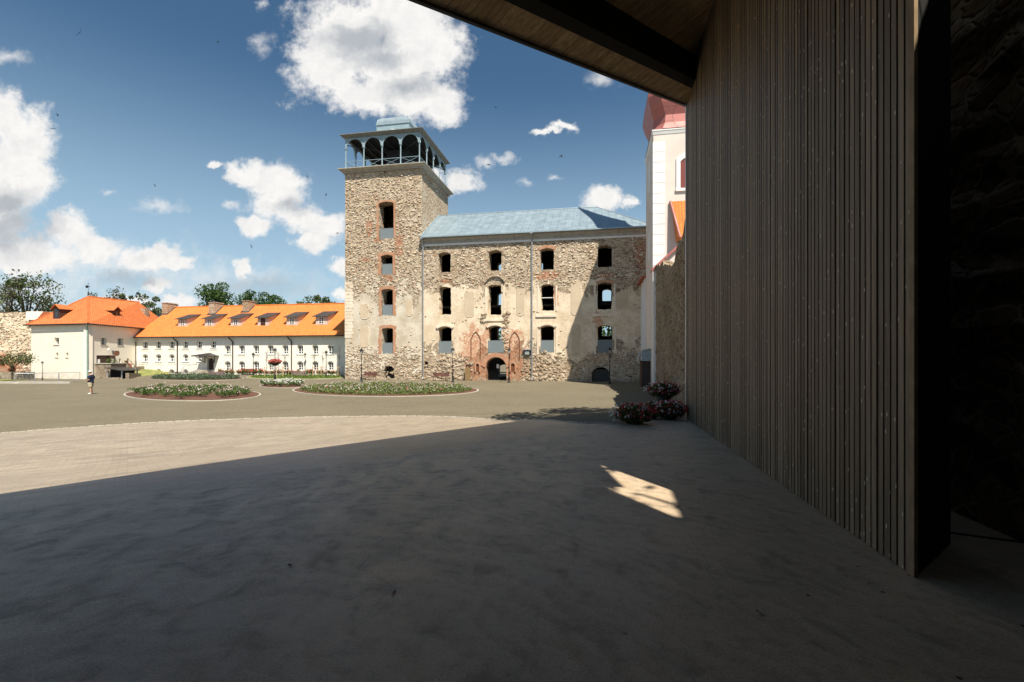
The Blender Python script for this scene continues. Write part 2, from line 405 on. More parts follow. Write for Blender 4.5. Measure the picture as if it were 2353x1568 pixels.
def tile_mat(name, ca, cb, cd, wx=.26, wz=.36, alongx=True, dirx=(1,0,0)):
    m, t, b = newmat(name); c = obj(t); sp = t.n('ShaderNodeSeparateXYZ', {0: c})
    ax = t.n('ShaderNodeVectorMath', {0: c, 1: dirx}, operation='DOT_PRODUCT').outputs['Value']
    col1 = t.m('SINE', t.m('MULTIPLY', ax, 2*math.pi/wx))
    row = t.m('FRACT', t.m('MULTIPLY', sp.outputs[2], 1/(wz*.68)))
    cell = t.n('ShaderNodeTexWhiteNoise', {'Vector': t.n('ShaderNodeCombineXYZ', {0: t.m('FLOOR', t.m('DIVIDE', ax, wx)), 1: t.m('FLOOR', t.m('MULTIPLY', sp.outputs[2], 1/(wz*.68))), 2: 0.0}).outputs[0]}).outputs['Value']
    k = t.mix(cell, ca, cb)
    k = t.mix(t.ss(t.noise(c, .5, 5), .45, .75, 0, .35), k, cd)
    k = t.mix(t.m('MULTIPLY', t.ss(col1, -.55, -1.0), .45), k, tuple(x*.55 for x in ca))
    k = t.mix(t.m('MULTIPLY', t.ss(row, .82, .98), .35), k, tuple(x*.4 for x in ca))
    h = t.m('ADD', t.m('MULTIPLY', col1, .5), t.m('MULTIPLY', row, -.8))
    setb(t, b, k, .8, 0, h, .45, .05, .2); return m
M['tile'] = tile_mat('orange_clay_pantiles', (.68,.225,.058), (.58,.18,.046), (.48,.16,.055))
M['tile2'] = tile_mat('old_orange_clay_pantiles', (.60,.18,.058), (.50,.14,.045), (.38,.13,.06), dirx=(.7,.7,0))
def seam_mat(name, c1, c2, wx, wz, metal=.3, rough=.42, dirx=(1,0,0)):
    m, t, b = newmat(name); c = obj(t); sp = t.n('ShaderNodeSeparateXYZ', {0: c})
    ax = t.n('ShaderNodeVectorMath', {0: c, 1: dirx}, operation='DOT_PRODUCT').outputs['Value']
    v = t.n('ShaderNodeCombineXYZ', {0: sp.outputs[2], 1: ax, 2: 0.0}).outputs[0]
    bt = t.n('ShaderNodeTexBrick', {'Vector': v, 'Color1': c1, 'Color2': c2, 'Mortar': tuple(x*.6 for x in c1), 'Scale': 1.0, 'Mortar Size': .022, 'Brick Width': wz, 'Row Height': wx, 'Mortar Smooth': .3})
    n = t.noise(c, 1.2, 5)
    k = t.mix(t.ss(n, .35, .7, 0, .3), bt.outputs[0], tuple(min(1, x*1.25) for x in c2))
    setb(t, b, k, t.ss(n, .2, .8, rough-.08, rough+.15), metal, t.m('ADD', t.m('MULTIPLY', bt.outputs['Fac'], .6), t.m('MULTIPLY', n, .35)), .35, .04, .4); return m
M['pal_roof'] = seam_mat('grey_blue_sheet_roof', (.235,.30,.345), (.27,.34,.385), .85, 1.5)
M['dome'] = seam_mat('oxide_red_sheet_dome', (.36,.125,.11), (.42,.15,.13), 1.1, 1.2, .1, .5, (.6,.8,0))
M['blackroof'] = seam_mat('dark_standing_seam_roof', (.055,.05,.048), (.075,.068,.064), .45, 3.0, .3, .5)

def leaf_mat(name, dk, lt, trans=.25):
    m, t, b = newmat(name)
    ri = t.n('ShaderNodeNewGeometry').outputs['Random Per Island']
    k = t.mix(ri, dk, lt)
    setb(t, b, k, .6, 0, spec=.25)
    tr = t.n('ShaderNodeBsdfTranslucent', {'Color': t.mix(.5, k, tuple(min(1, x*1.6) for x in lt))})
    mx = t.n('ShaderNodeMixShader', {0: trans}); t.L.new(b.outputs[0], mx.inputs[1]); t.L.new(tr.outputs[0], mx.inputs[2])
    t.L.new(mx.outputs[0], t.N['Material Output'].inputs[0]); return m
M['leaf'] = leaf_mat('linden_leaves', (.022,.05,.010), (.075,.135,.028))
M['leaf2'] = leaf_mat('olive_leaves', (.035,.055,.018), (.11,.14,.045))
M['leafdry'] = leaf_mat('sparse_dry_leaves', (.04,.05,.02), (.12,.12,.05))
M['bed'] = leaf_mat('bed_foliage', (.03,.065,.015), (.13,.20,.05))
M['bedwild'] = leaf_mat('wild_bed_foliage', (.05,.08,.025), (.22,.25,.08))
M['lav'] = leaf_mat('grey_green_perennials', (.05,.08,.045), (.14,.18,.10))
M['grassl'] = leaf_mat('lawn_blades', (.07,.12,.02), (.20,.27,.06))
def petal(name, a, bb): return leaf_mat(name, a, bb, .15)
M['pink'] = petal('pale_pink_petals', (.62,.40,.38), (.85,.74,.70))
M['whitep'] = petal('white_petals', (.68,.66,.60), (.86,.84,.80))
M['red'] = petal('red_petals', (.42,.02,.02), (.75,.10,.09))
M['rose'] = petal('magenta_petals', (.50,.08,.14), (.72,.25,.30))

# ------------------------------------------------------------------ ground
m, t, b = newmat('asphalt_chippings'); c = obj(t)
n1 = t.noise(c, 26, 3, .7); n2 = t.noise(c, .16, 5, .6); n3 = t.noise(c, 2.2, 4)
v1 = t.n('ShaderNodeTexVoronoi', {'Vector': c, 'Scale': 9.0}).outputs['Distance']
k = t.mix(t.ss(n1, .38, .62), (.075,.062,.042), (.225,.195,.135))
k = t.mix(t.ss(n2, .3, .7, 0, .5), k, (.20,.172,.118))
k = t.mix(t.ss(n3, .5, .8, 0, .3), k, (.135,.115,.08))
k = t.mix(t.ss(v1, .12, .05, 0, .9), k, (.60,.56,.47))
k = t.mix(t.ss(t.noise(t.vm('MULTIPLY', c, (.5, 1.6, 1)), .9, 6, .65), .5, .72, 0, .45), k, (.10,.084,.058))
setb(t, b, k, .95, 0, n1, .5, .01, .15); M['asphalt'] = m
def grid_coords(lo, hi, flo, fhi, fine, grow=1.35):
    a = []; x = flo
    while x < fhi: a.append(x); x += fine
    st = fine; x = a[-1]
    while x < hi: st *= grow; x += st; a.append(x)
    st = fine; x = flo
    while x > lo: st *= grow; x -= st; a.insert(0, x)
    return a
xs = grid_coords(-2500, 2500, -24, 14, .3, 1.06 if False else 1.12); ys = grid_coords(-200, 3000, 0, 36, .3, 1.12)
gm = MB(); nx = len(xs)
gm.v = [(x, y, g(x, y) if abs(x) < 400 and y < 400 else g(max(-40, min(40, x)), 100)) for y in ys for x in xs]
gm.f = [(j*nx+i, j*nx+i+1, (j+1)*nx+i+1, (j+1)*nx+i) for j in range(len(ys)-1) for i in range(nx-1)]
struct('ground', gm, M['asphalt'], True)
# concrete slab under the canopy
m, t, b = newmat('power_floated_concrete'); c = obj(t)
cst = t.vm('MULTIPLY', c, (1, .75, 1))
swv = t.n('ShaderNodeVectorMath', {0: c, 1: (-14, 30, 0)}, operation='SUBTRACT').outputs[0]
wob = t.n('ShaderNodeTexNoise', {'Vector': c, 'Scale': .9, 'Detail': 4.0}).outputs['Color']
wc = t.vm('MULTIPLY_ADD', t.n('ShaderNodeTexNoise', {'Vector': c, 'Scale': 2.4, 'Detail': 5.0, 'Roughness': .6}).outputs['Color'], (.38, .38, 0), t.vm('MULTIPLY_ADD', wob, (1.0, 1.0, 0), c))
rad = t.n('ShaderNodeVectorMath', {0: wc, 1: (-1.5, 2.0, 0)}, operation='DISTANCE').outputs['Value']
sw = t.m('FRACT', t.m('MULTIPLY', rad, 4.6))
swm = t.m('MULTIPLY', t.ss(sw, 0, .85), t.ss(sw, 1.0, .84))
vs_ = t.n('ShaderNodeTexVoronoi', {'Vector': t.vm('MULTIPLY', wc, (1, 1.6, 1)), 'Scale': 1.9}, feature='SMOOTH_F1').outputs['Distance']
n1 = t.noise(c, .55, 6, .6, .8); n2 = t.noise(cst, 3.1, 6, .6, .9); n3 = t.noise(c, 60, 3, .6)
k = t.mix(t.ss(n1, .3, .7), (.66,.49,.325), (.54,.40,.26))
k = t.mix(t.m('MULTIPLY', swm, t.ss(n2, .32, .64, .12, .62)), k, (.78,.63,.46))
k = t.mix(t.ss(vs_, .25, .62, 0, .22), k, (.44,.37,.285))
k = t.mix(t.ss(n2, .50, .72, 0, .45), k, (.20,.155,.11))
k = t.mix(t.ss(n3, .35, .65, 0, .4), k, (.16,.13,.10))
n4 = t.noise(c, 9, 5, .7); k = t.mix(t.ss(n4, .45, .75, 0, .45), k, (.18,.145,.105))
dots = t.n('ShaderNodeTexVoronoi', {'Vector': c, 'Scale': 6.5}); dsel = t.ss(t.n('ShaderNodeSeparateColor', {0: dots.outputs['Color']}).outputs[0], .72, .74)
near = t.m('MAXIMUM', t.ss(t.noise(c, .35, 2), .60, .66, 0, .6), t.ss(t.n('ShaderNodeVectorMath', {0: c, 1: (3.0, 3.0, 1.0)}, operation='DISTANCE').outputs['Value'], 1.7, .9))
k = t.mix(t.m('MULTIPLY', t.m('MULTIPLY', t.ss(dots.outputs['Distance'], .13, .09), dsel), near), k, (.035,.03,.027))
scr = t.n('ShaderNodeTexVoronoi', {'Vector': t.vm('MULTIPLY_ADD', wob, (.5,.5,0), t.vm('MULTIPLY', c, (1.0, .22, 1))), 'Scale': 1.5}, feature='DISTANCE_TO_EDGE').outputs['Distance']
k = t.mix(t.m('MULTIPLY', t.ss(scr, .010, .003), t.ss(t.noise(c, .7, 3), .52, .62, 0, .25)), k, (.12,.10,.085))
hh = t.m('ADD', t.m('MULTIPLY', n2, .35), t.m('ADD', t.m('MULTIPLY', swm, .05), t.m('MULTIPLY', vs_, .4)))
setb(t, b, k, t.ss(n2, .3, .7, .42, .58), 0, t.m('ADD', hh, t.m('MULTIPLY', n4, .12)), .28, .02, .3); M['concrete'] = m
slab = [(-14,-9),(9,-9),(9.0,14.6),(5.6,14.25),(4.0,13.55),(2.9,12.86),(EX,EY),(-14.0,-.98)]
struct('concrete_floor', MB().prism(slab, .90, 1.0), M['concrete'])
# paved apron between slab and asphalt
bpx = [(-500,1046),(-200,1014),(0,997),(200,982),(400,970),(600,962.5),(850,958),(1050,960),(1200,966),(1300,971),(1380,975),(1425,977)]
bpts = [G(u, v) for u, v in bpx]
def lerp_list(L, t):
    k = t*(len(L)-1); i = min(int(k), len(L)-2); return L[i].lerp(L[i+1], k-i)
def smooth_curve(L, n):     # Catmull-Rom
    out = []
    for i in range(len(L)-1):
        p0 = L[max(0, i-1)]; p1 = L[i]; p2 = L[i+1]; p3 = L[min(len(L)-1, i+2)]
        for j in range(n):
            t_ = j/n
            out.append(.5*((2*p1)+(p2-p0)*t_+(2*p0-5*p1+4*p2-p3)*t_*t_+(3*p1-p0-3*p2+p3)*t_**3))
    out.append(L[-1]); return out
outer = smooth_curve(bpts, 10)
am = MB(); NA = len(outer)-1; NB = 40
e0 = Vector((-14.0, -.98, 0)); e1 = Vector((3.3, 13.1, 0))
for i in range(NA+1):
    a = e0.lerp(e1, (i/NA)**.8); bq = outer[i]
    for j in range(NB+1):
        q = a.lerp(bq, j/NB); am.v.append((q.x, q.y, g(q.x, q.y)+.010))
am.f = [(i*(NB+1)+j, i*(NB+1)+j+1, (i+1)*(NB+1)+j+1, (i+1)*(NB+1)+j) for i in range(NA) for j in range(NB)]
m, t, b = newmat('sand_concrete_pavers'); c = obj(t)
rotv = t.n('ShaderNodeVectorRotate', {'Vector': c, 'Angle': -math.atan2(EDY, EDX)}, rotation_type='Z_AXIS').outputs[0]
bt = t.n('ShaderNodeTexBrick', {'Vector': rotv, 'Color1': (.385,.315,.232), 'Color2': (.30,.24,.172), 'Mortar': (.235,.19,.14), 'Scale': 1.0, 'Mortar Size': .008, 'Brick Width': .30, 'Row Height': .20, 'Mortar Smooth': .3}, offset=.5)
bt2 = t.n('ShaderNodeTexBrick', {'Vector': rotv, 'Color1': (1,1,1), 'Color2': (.50,.50,.50), 'Mortar': (.5,.5,.5), 'Scale': 1.0, 'Mortar Size': .0, 'Brick Width': .9, 'Row Height': .20}, offset=.37)
n1 = t.noise(c, .35, 5, .6); n2 = t.noise(c, 7, 4)
k = t.mix(.45, bt.outputs[0], t.mix(1.0, bt.outputs[0], bt2.outputs[0], 'MULTIPLY'))
k = t.mix(t.ss(n1, .4, .85, 0, .4), k, (.40,.33,.245))
k = t.mix(t.ss(n2, .4, .75, 0, .25), k, (.30,.245,.19))
setb(t, b, k, .46, 0, t.m('ADD', t.m('MULTIPLY', bt.outputs['Fac'], -.7), t.m('MULTIPLY', n2, .25)), .45, .012, .5)
struct('paving', am, m, True)
ke = MB()
rk = random.Random(5)
acc = 0
for i in range(len(outer)-1):
    a, bq = outer[i], outer[i+1]; L = (bq-a).length; n = max(1, int(L/.22)); dr = (bq-a)/L
    nrm = Vector((-dr.y, dr.x, 0))
    for j in range(n):
        c0 = a.lerp(bq, (j+.06)/n); c1 = a.lerp(bq, (j+.94)/n); o1 = rk.uniform(-.02,.02)
        q = []
        for zz in (-.03, .035+rk.uniform(-.008,.008)):
            for pt, sg in ((c0, 0), (c1, 0), (c1, 1), (c0, 1)):
                r_ = pt+nrm*(o1+sg*.085); q.append((r_.x, r_.y, g(r_.x, r_.y)+zz))
        ke.hexa(q)
struct('paving_edge', ke, M['kerb'])

# ------------------------------------------------------------------ entrance canopy (modern timber pavilion)
def WX(y): return 5.24+.1835*(y-14.05)             # inner face of the board wall
def ceil(x, y): return EYE+7.56+.3856*(x-5.16)-.0378*(y-14.05)
def wood_mat(name, c1, c2, axis, w_, knots=True, base=(0,0,0), grain=(30,30,1.2)):
    m, t, b = newmat(name); c = obj(t)
    ax = t.n('ShaderNodeVectorMath', {0: c, 1: axis}, operation='DOT_PRODUCT').outputs['Value']
    idn = t.m('MULTIPLY', t.n('ShaderNodeNewGeometry').outputs['Random Per Island'], 997.0)
    rv = t.n('ShaderNodeTexWhiteNoise', {'W': idn}, noise_dimensions='1D')
    off = t.vm('MULTIPLY_ADD', rv.outputs['Color'], (7, 7, 7), t.vm('MULTIPLY', c, grain))
    gr_ = t.noise(off, 1.0, 5, .65, .4)
    k = t.mix(rv.outputs['Value'], c1, c2)
    k = t.mix(t.ss(gr_, .35, .72, 0, .6), k, tuple(x*.45 for x in c1))
    if knots:
        kv = t.n('ShaderNodeTexVoronoi', {'Vector': t.vm('MULTIPLY_ADD', rv.outputs['Color'], (9, 9, 9), t.vm('MULTIPLY', c, (14, 14, 4.2))), 'Scale': 1.25, 'Randomness': 1.0})
        ks = t.ss(kv.outputs['Distance'], .15, .07)
        kr = t.ss(t.n('ShaderNodeSeparateColor', {0: kv.outputs['Color']}).outputs[1], .30, .34)
        k = t.mix(t.m('MULTIPLY', t.m('MULTIPLY', ks, kr), .9), k, (.85, .76, .62))
    setb(t, b, k, .62, 0, gr_, .35, .006, .35); return m
wd = Vector((ST, CT, 0)).normalized(); wd = Vector((.1835, 1, 0)).normalized()
fdir = Vector((.9233, 1, 0)).normalized(); fn = Vector((fdir.y, -fdir.x, 0))      # fn points inwards (right/near)
M['slat'] = wood_mat('weathered_larch_boards', (.115,.088,.060), (.30,.23,.155), tuple(wd), .1)
M['soff'] = wood_mat('soffit_boards', (.36,.245,.135), (.56,.41,.24), tuple(fdir), .15, True, grain=(6,6,6))
M['dark'] = simple('shade_black_timber', (.012,.011,.010), .8, 0, .2)  # near-black stands in for the shade on unlit inner faces
canopy = thing('entrance_canopy', 'dark timber entrance canopy with sloping board soffit and tall slatted wall on the right', 'canopy', (0,0,0))
# slatted wall
N0 = Vector((3.44, 3.95, 0)); N0.x = WX(3.95)
W0 = Vector((WX(14.05), 14.05, 0)); LW = (W0-N0).length
sm = MB(); nrm = Vector((-wd.y, wd.x, 0)); rs = random.Random(3)
s = 0.0
while s < LW-.02:
    a = N0+wd*(s+.004); e = N0+wd*min(LW, s+.1-.021); o = rs.uniform(-.003, .003); o2 = o+rs.uniform(-.003,.003)
    lo = 1.01
    q = []
    for zt in (0, 1):
        for pt, off in ((a, .022+o), (e, .022+o2), (e, -.02), (a, -.02)):
            r_ = pt+nrm*off; q.append((r_.x, r_.y, lo if zt == 0 else ceil(pt.x, pt.y)+(.9 if pt.y < 13.25 else .05)))
    sm.hexa(q); s += .1
part('slatted_wall', sm, M['slat'], canopy)
bk = MB()
inn = [(N0.x+.02, N0.y), (N0.x+.95, N0.y+.69), (WX(14.05)+.75, 14.3), (W0.x+.02, W0.y)]
bk.prism([inn[0], inn[1], inn[2], inn[3]], .995, lambda x, y: ceil(x, y)+.6)
part('wall_core', bk, M['dark'], canopy)
ed = MB()
ed.prism([(N0.x-.02, N0.y-.02), (N0.x+.03, N0.y+.0), (N0.x+.03, N0.y+.04), (N0.x-.02, N0.y+.03)], 1.0, 12)
part('corner_board', ed, simple('pale_corner_board', (.30,.21,.12), .6, 0, .2), canopy)
wt = MB().prism([(W0.x-.035, W0.y), (W0.x+.02, W0.y), (W0.x+.02, W0.y+.05), (W0.x-.035, W0.y+.05)], 1.0, EYE+7.5)
part('edge_trim', wt, simple('pale_metal_trim', (.62,.62,.66), .4, .5), canopy)
# roof strips parallel to the fascia
Cc = Vector((5.16, 14.05, 0))
def cpt(s_, d_): q = Cc - fdir*s_ + fn*d_; return q     # s_: metres down the fascia, d_: metres inside it
def clip_s(d_):                                          # where the strip meets the wall plane
    # find s_ such that cpt on WX line
    lo, hi = -6., 20.
    for _ in range(40):
        mid = (lo+hi)/2; q = cpt(mid, d_)
        if q.x > WX(q.y): lo = mid
        else: hi = mid
    return (lo+hi)/2
def roof_strip(name, d0, d1, dz, mat, boards=True, S1=22):
    mb_ = MB()
    if boards:
        s_ = min(clip_s(d0), clip_s(d1)) - .3; w_ = .15
        s_ = math.floor(s_/w_)*w_
        while s_ < S1:
            x0, x1 = s_+.004, s_+w_-.004
            pts = []
            for (sa, da) in ((x0, d0), (x1, d0), (x1, d1), (x0, d1)):
                q = cpt(sa, da)
                if q.x > WX(q.y)-.002:      # slide along board direction until wall
                    # keep inside wall: clip d so that point is on wall
                    lo, hi = 0., da
                    q2 = cpt(sa, 0)
                    if q2.x > WX(q2.y): lo = hi = 0
                    for _ in range(25):
                        mid = (lo+hi)/2; qq = cpt(sa, mid)
                        if qq.x > WX(qq.y): hi = mid
                        else: lo = mid
                    q = cpt(sa, lo)
                pts.append(q)
            if (pts[0]-pts[3]).length > .01 or (pts[1]-pts[2]).length > .01:
                hj = rs.uniform(-.003, .003)
                vs_ = [(q.x, q.y, ceil(q.x, q.y)+dz+hj) for q in pts]+[(q.x, q.y, ceil(q.x, q.y)+dz+.03) for q in pts]
                mb_.hexa(vs_)
            s_ += w_
    return part(name, mb_, mat, canopy)
roof_strip('soffit', .02, .50, 0, M['soff'])
roof_strip('ceiling', .74, 9.5, .66, M['soff'])
def long_box(name, d0, d1, z0, z1, mat, S1=22, parent=None):
    a0, a1 = clip_s(d0)+.0, clip_s(d1)+.0
    mb_ = MB(); q = [cpt(a0, d0), cpt(S1, d0), cpt(S1, d1), cpt(a1, d1)]
    mb_.hexa([(p_.x, p_.y, ceil(p_.x, p_.y)+z0) for p_ in q]+[(p_.x, p_.y, ceil(p_.x, p_.y)+z1) for p_ in q])
    return part(name, mb_, mat, canopy)
long_box('beam', .505, .735, -.012, .72, M['dark'])
long_box('beam', 2.2, 2.55, .38, .70, M['dark'])
long_box('beam', 4.4, 4.75, .38, .70, M['dark'])
long_box('fascia', -.03, .018, -.05, .75, simple('zinc_fascia', (.10,.105,.115), .4, .5), 22)
rp = [cpt(clip_s(.02), .02), cpt(22, .02), Vector((-11, -9, 0)), Vector((WX(-9), -9, 0)), Vector((WX(-9)+.5, -9, 0)), Vector((3.75, 2.0, 0)), N0.copy()]
top = MB().prism([(q.x, q.y) for q in rp], lambda x, y: ceil(x, y)+.70, lambda x, y: ceil(x, y)+.95)
part('roof_slab', top, M['dark'], canopy)
dim_wall = MB(); dim_wall.prism([(-11.2,-8.9),(WX(-9)+.2,-8.9),(WX(-9)+.2,-8.6),(-11.2,-8.6)], .995, lambda x, y: ceil(x, y)+.7)  # unseen wall added to keep the canopy interior dark
part('back_wall', dim_wall, M['dark'], canopy)
pw_ = MB(); pw_.prism([(WX(-8.7), -8.7), (WX(-8.7)+.6, -8.7), (3.6, 1.1), (3.43, 2.0)], .995, lambda x, y: ceil(x, y)+.7)
part('side_wall', pw_, M['dark'], canopy)
hd = MB(); hd.prism([(3.43, 1.9), (3.75, 1.9), (N0.x+.25, N0.y+.1), (N0.x+.0, N0.y+.1)], EYE+6.3, lambda x, y: ceil(x, y)+.7)  # unseen header added to cut off the sun patch on the floor
part('light_stop_header', hd, M['dark'], canopy)
light_block = MB(); light_block.prism([(-6.9,-8.8),(-6.6,-8.8),(-6.6,3.2),(-6.9,3.2)], .995, lambda x, y: ceil(x, y)+.7)  # unseen wall added on the left to block light from the near floor
part('side_wall', light_block, M['dark'], canopy)
part('floor_track', MB().prism([(4.3,5.05),(4.33,5.07),(6.6,3.9),(6.57,3.87)], 1.0, 1.012), M['black'], canopy)

# ------------------------------------------------------------------ right curtain wall (ruin)
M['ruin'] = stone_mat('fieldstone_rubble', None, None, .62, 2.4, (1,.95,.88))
def RX(y): return 5.3+.2*(y-5.6)
def ragged_wall(pts, y0, th, jit=.1, seed=1): 
    return None
rr = random.Random(11)
ys_ = [-22+.7*i for i in range(89)]
def rtop(y):
    if y < 5.5: return 9.6
    base = [(5.5,9.6),(9,9.4),(14,9.2),(20,9.8),(25,10.0),(28,8.9),(31,8.7),(34,9.6),(39,10.3),(41,10.2)]
    for (a, za), (b_, zb) in zip(base[:-1], base[1:]):
        if a <= y <= b_: return za+(zb-za)*(y-a)/(b_-a)
    return 10.2
rm = MB(); cols = []
ny = len(ys_); NZ = 34
for y in ys_:
    row = []
    tz = rtop(y)+rr.uniform(-.25, .25)
    for k in range(NZ+1):
        z = -.2+(tz+.2)*k/NZ
        row.append((RX(y)+rr.uniform(-.06, .06), y+rr.uniform(-.12,.12), z))
    for k in range(3):
        row.append((RX(y)+.5+.5*k, y, tz+rr.uniform(-.2,.15)))
    row.append((RX(y)+1.7, y, -.2))
    cols.append(row)
nc = len(cols[0])
for row in cols: rm.v += row
rm.f = [(i*nc+j, (i+1)*nc+j, (i+1)*nc+j+1, i*nc+j+1) for i in range(ny-1) for j in range(nc-1)]
rm.f += [tuple(range(nc)), tuple(range((ny-1)*nc, ny*nc))[::-1]]
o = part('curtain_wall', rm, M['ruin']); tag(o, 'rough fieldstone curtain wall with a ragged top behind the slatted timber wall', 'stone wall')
# ------------------------------------------------------------------ castle tower + palace
FL = (0, 0, 0)
T0, T1 = fs(793), fs(969)                            # tower left / right corner
PH = 17.35; TZ = 25.95; PR = 19.6
def hole_arch(q, rise, jit=.03, rnd=random.Random(4)): return arch(q[0], q[1], q[2], q[3], rise, 8, jit, rnd)
tw = {}
tw[1] = rect(Z3, 505, 668, 1018, 1418); tw[2] = rect(Z4, 475, 598, 88, 292); tw[3] = rect(Z4, 480, 600, 440, 715); tw[4] = rect(Z4, 483, 602, 842, 1110)
tw[5] = rect(Z4, 503, 615, 1240, 1368)
bal = {1: Z3(0, 1305), 2: Z4(0, 183), 3: Z4(0, 607), 4: Z4(0, 1000)}
castle_bl = [tuple([*fac(*Z4(1085, 360)), 1.2, .5])]
M['tower'] = stone_mat('tower_rubble_masonry', 3.4, [(-16.9, 13.6, .3, .3), (-13.9, 17.4, .5, .35), (-11.0, 16.5, .6, 1.6), (-15.0, 19.0, .5, 1.3), (-15.6, 15.0, .9, .35), (-12.4, 12.6, .8, .5)], 1.0, 2.35, zmid=6.6, zhalf=6.4, pl_col=((.66,.60,.50),(.50,.42,.32)))
tower = thing('castle_tower', 'square rubble stone castle tower crowned by a blue-grey arcaded belvedere', 'tower', FO, -TH)
hol = [hole_arch(tw[1], .22), hole_arch(tw[2], .16), hole_arch(tw[3], .16), hole_arch(tw[4], .18), hole_arch(tw[5], .5, .09)]
rt = random.Random(8)
def rag(x0, z0, x1, z1, step, j):
    L = math.hypot(x1-x0, z1-z0); n = max(1, int(L/step))
    return [(x0+(x1-x0)*i/n+(rt.uniform(-j, j) if i else 0), z0+(z1-z0)*i/n) for i in range(n)]
outl = [(T0, -.4), (T1, -.4)]+[(T1, TZ)]+rag(T0, TZ, T0, -.4, .45, .045)
part('front_wall', wallmesh(outl, hol, 0, 1.5), M['tower'], tower)
W_ = T1-T0
part('side_wall', MB().box(T0+.0, T0+1.4, 1.502, W_, -.4, TZ-.003), M['tower'], tower)
sw_ = MB()
for i in range(14):                                   # right flank, slightly uneven courses
    y0 = 1.502+(W_-1.502)*i/14; y1 = 1.502+(W_-1.502)*(i+1)/14; sw_.box(T1-1.4, T1+rt.uniform(-.03, .012), y0, y1, -.4, TZ-.003)
part('side_wall', sw_, M['tower'], tower)
part('back_wall', MB().box(T0+1.402, T1-1.402, W_-1.3, W_-.002, -.4, TZ-.003), M['tower'], tower)
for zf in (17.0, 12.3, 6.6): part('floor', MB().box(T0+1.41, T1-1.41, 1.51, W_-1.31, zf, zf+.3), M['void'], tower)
M['brick'] = None
m, t, b = newmat('old_orange_brickwork'); c = obj(t); sp = t.n('ShaderNodeSeparateXYZ', {0: c})
bv = t.n('ShaderNodeCombineXYZ', {0: sp.outputs[0], 1: sp.outputs[2], 2: 0.0}).outputs[0]
bt = t.n('ShaderNodeTexBrick', {'Vector': bv, 'Color1': (.50,.175,.07), 'Color2': (.38,.13,.06), 'Mortar': (.56,.45,.34), 'Scale': 1.0, 'Mortar Size': .016, 'Brick Width': .30, 'Row Height': .11})
n1 = t.noise(c, 1.6, 5); k = t.mix(t.ss(n1, .4, .75, 0, .6), bt.outputs[0], (.55,.40,.28))
setb(t, b, k, .9, 0, t.m('ADD', t.m('MULTIPLY', bt.outputs['Fac'], -.6), n1), .7, .04, .1); M['brick'] = m
M['paleb'] = stone_mat('pale_stone_voussoirs', None, None, 1.1, 5.0)
for i in (2, 3, 4):
    part('window_surround', surround(*tw[i], .16, .34 if i != 4 else .38, 0, .03, rt), M['brick'], tower)
part('window_surround', surround(*tw[1], .22, .22, 0, .02, rt), M['brick'], tower)
for i in (1, 2, 3, 4):
    q = tw[i]; zt = fac(Z3(586, 0)[0] if i == 1 else Z4(540, 0)[0], bal[i][1])[1]
    g_ = part('glass_balustrade', MB().box(q[0]+.10, q[1]-.02, .16, .18, q[2]+.02, zt), M['balglass'], tower)
    part('top_rail', MB().box(q[0]+.08, q[1]-.0, .15, .19, zt, zt+.035), M['greypipe'], g_)
cel = MB(); q = tw[5]
part('cellar_gate', MB().box(q[0]+.1, q[1]-.1, .6, .64, q[2], q[3]-.3), M['black'], tower)
part('notice_plate', MB().box(q[0]+.75, q[0]+1.15, .585, .598, q[3]-.85, q[3]-.62), simple('yellow_plate', (.7,.6,.15), .5), tower)
# deck cornice
dk = MB(); ov = .62
dk.prism([(T0-ov*.35, -ov*.35), (T1+ov*.35, -ov*.35), (T1+ov*.35, W_+ov*.35), (T0-ov*.35, W_+ov*.35)], TZ, TZ+.16)
def frus(mb_, a, b_, z0, z1):    # square frustum overhang a->b
    mb_.hexa([(T0-a, -a, z0), (T1+a, -a, z0), (T1+a, W_+a, z0), (T0-a, W_+a, z0), (T0-b_, -b_, z1), (T1+b_, -b_, z1), (T1+b_, W_+b_, z1), (T0-b_, W_+b_, z1)])
frus(dk, .22, .60, TZ+.165, TZ+.40); frus(dk, .66, .66, TZ+.405, TZ+.50)
part('deck_cornice', dk, M['corn'], tower)
DZ = TZ+.505
part('deck', MB().box(T0-.6, T1+.6, -.6, W_+.6, DZ, DZ+.03), M['zinc'], tower)
bx0, bx1 = T0+.12, T1-.28; by0, by1 = -.02, W_-.35
cap = 2.62; nb = 4
def colpos():
    out = []
    for i in range(nb+1):
        x = bx0+(bx1-bx0)*i/nb; out.append((x, by0)); out.append((x, by1))
    for i in range(1, nb):
        y = by0+(by1-by0)*i/nb; out.append((bx0, y)); out.append((bx1, y))
    return out
for (x, y) in colpos():
    cm = MB().rev([(.13, DZ+.03), (.13, DZ+.25), (.085, DZ+.3), (.075, DZ+cap-.2), (.12, DZ+cap-.1), (.17, DZ+cap), (.17, DZ+cap+.06)], 8, (x, y))
    part('column', cm, M['zincl'], tower)
RZ = DZ+3.80
def arcade(L):                                        # panel with semicircular arches, returns mesh in x,z
    bw_ = L/nb; Rr = bw_/2-.10; pts = [(-.06, DZ+cap+.06)]
    out = [(-.06, RZ+.15), (-.06, DZ+cap+.06)]
    for i in range(nb):
        cx = bw_*(i+.5)
        for k_ in range(13):
            a = math.pi-math.pi*k_/12; out.append((cx+Rr*math.cos(a), DZ+cap+.06+Rr*math.sin(a)*1.0))
    out += [(L+.06, DZ+cap+.06), (L+.06, RZ+.15)]
    return out
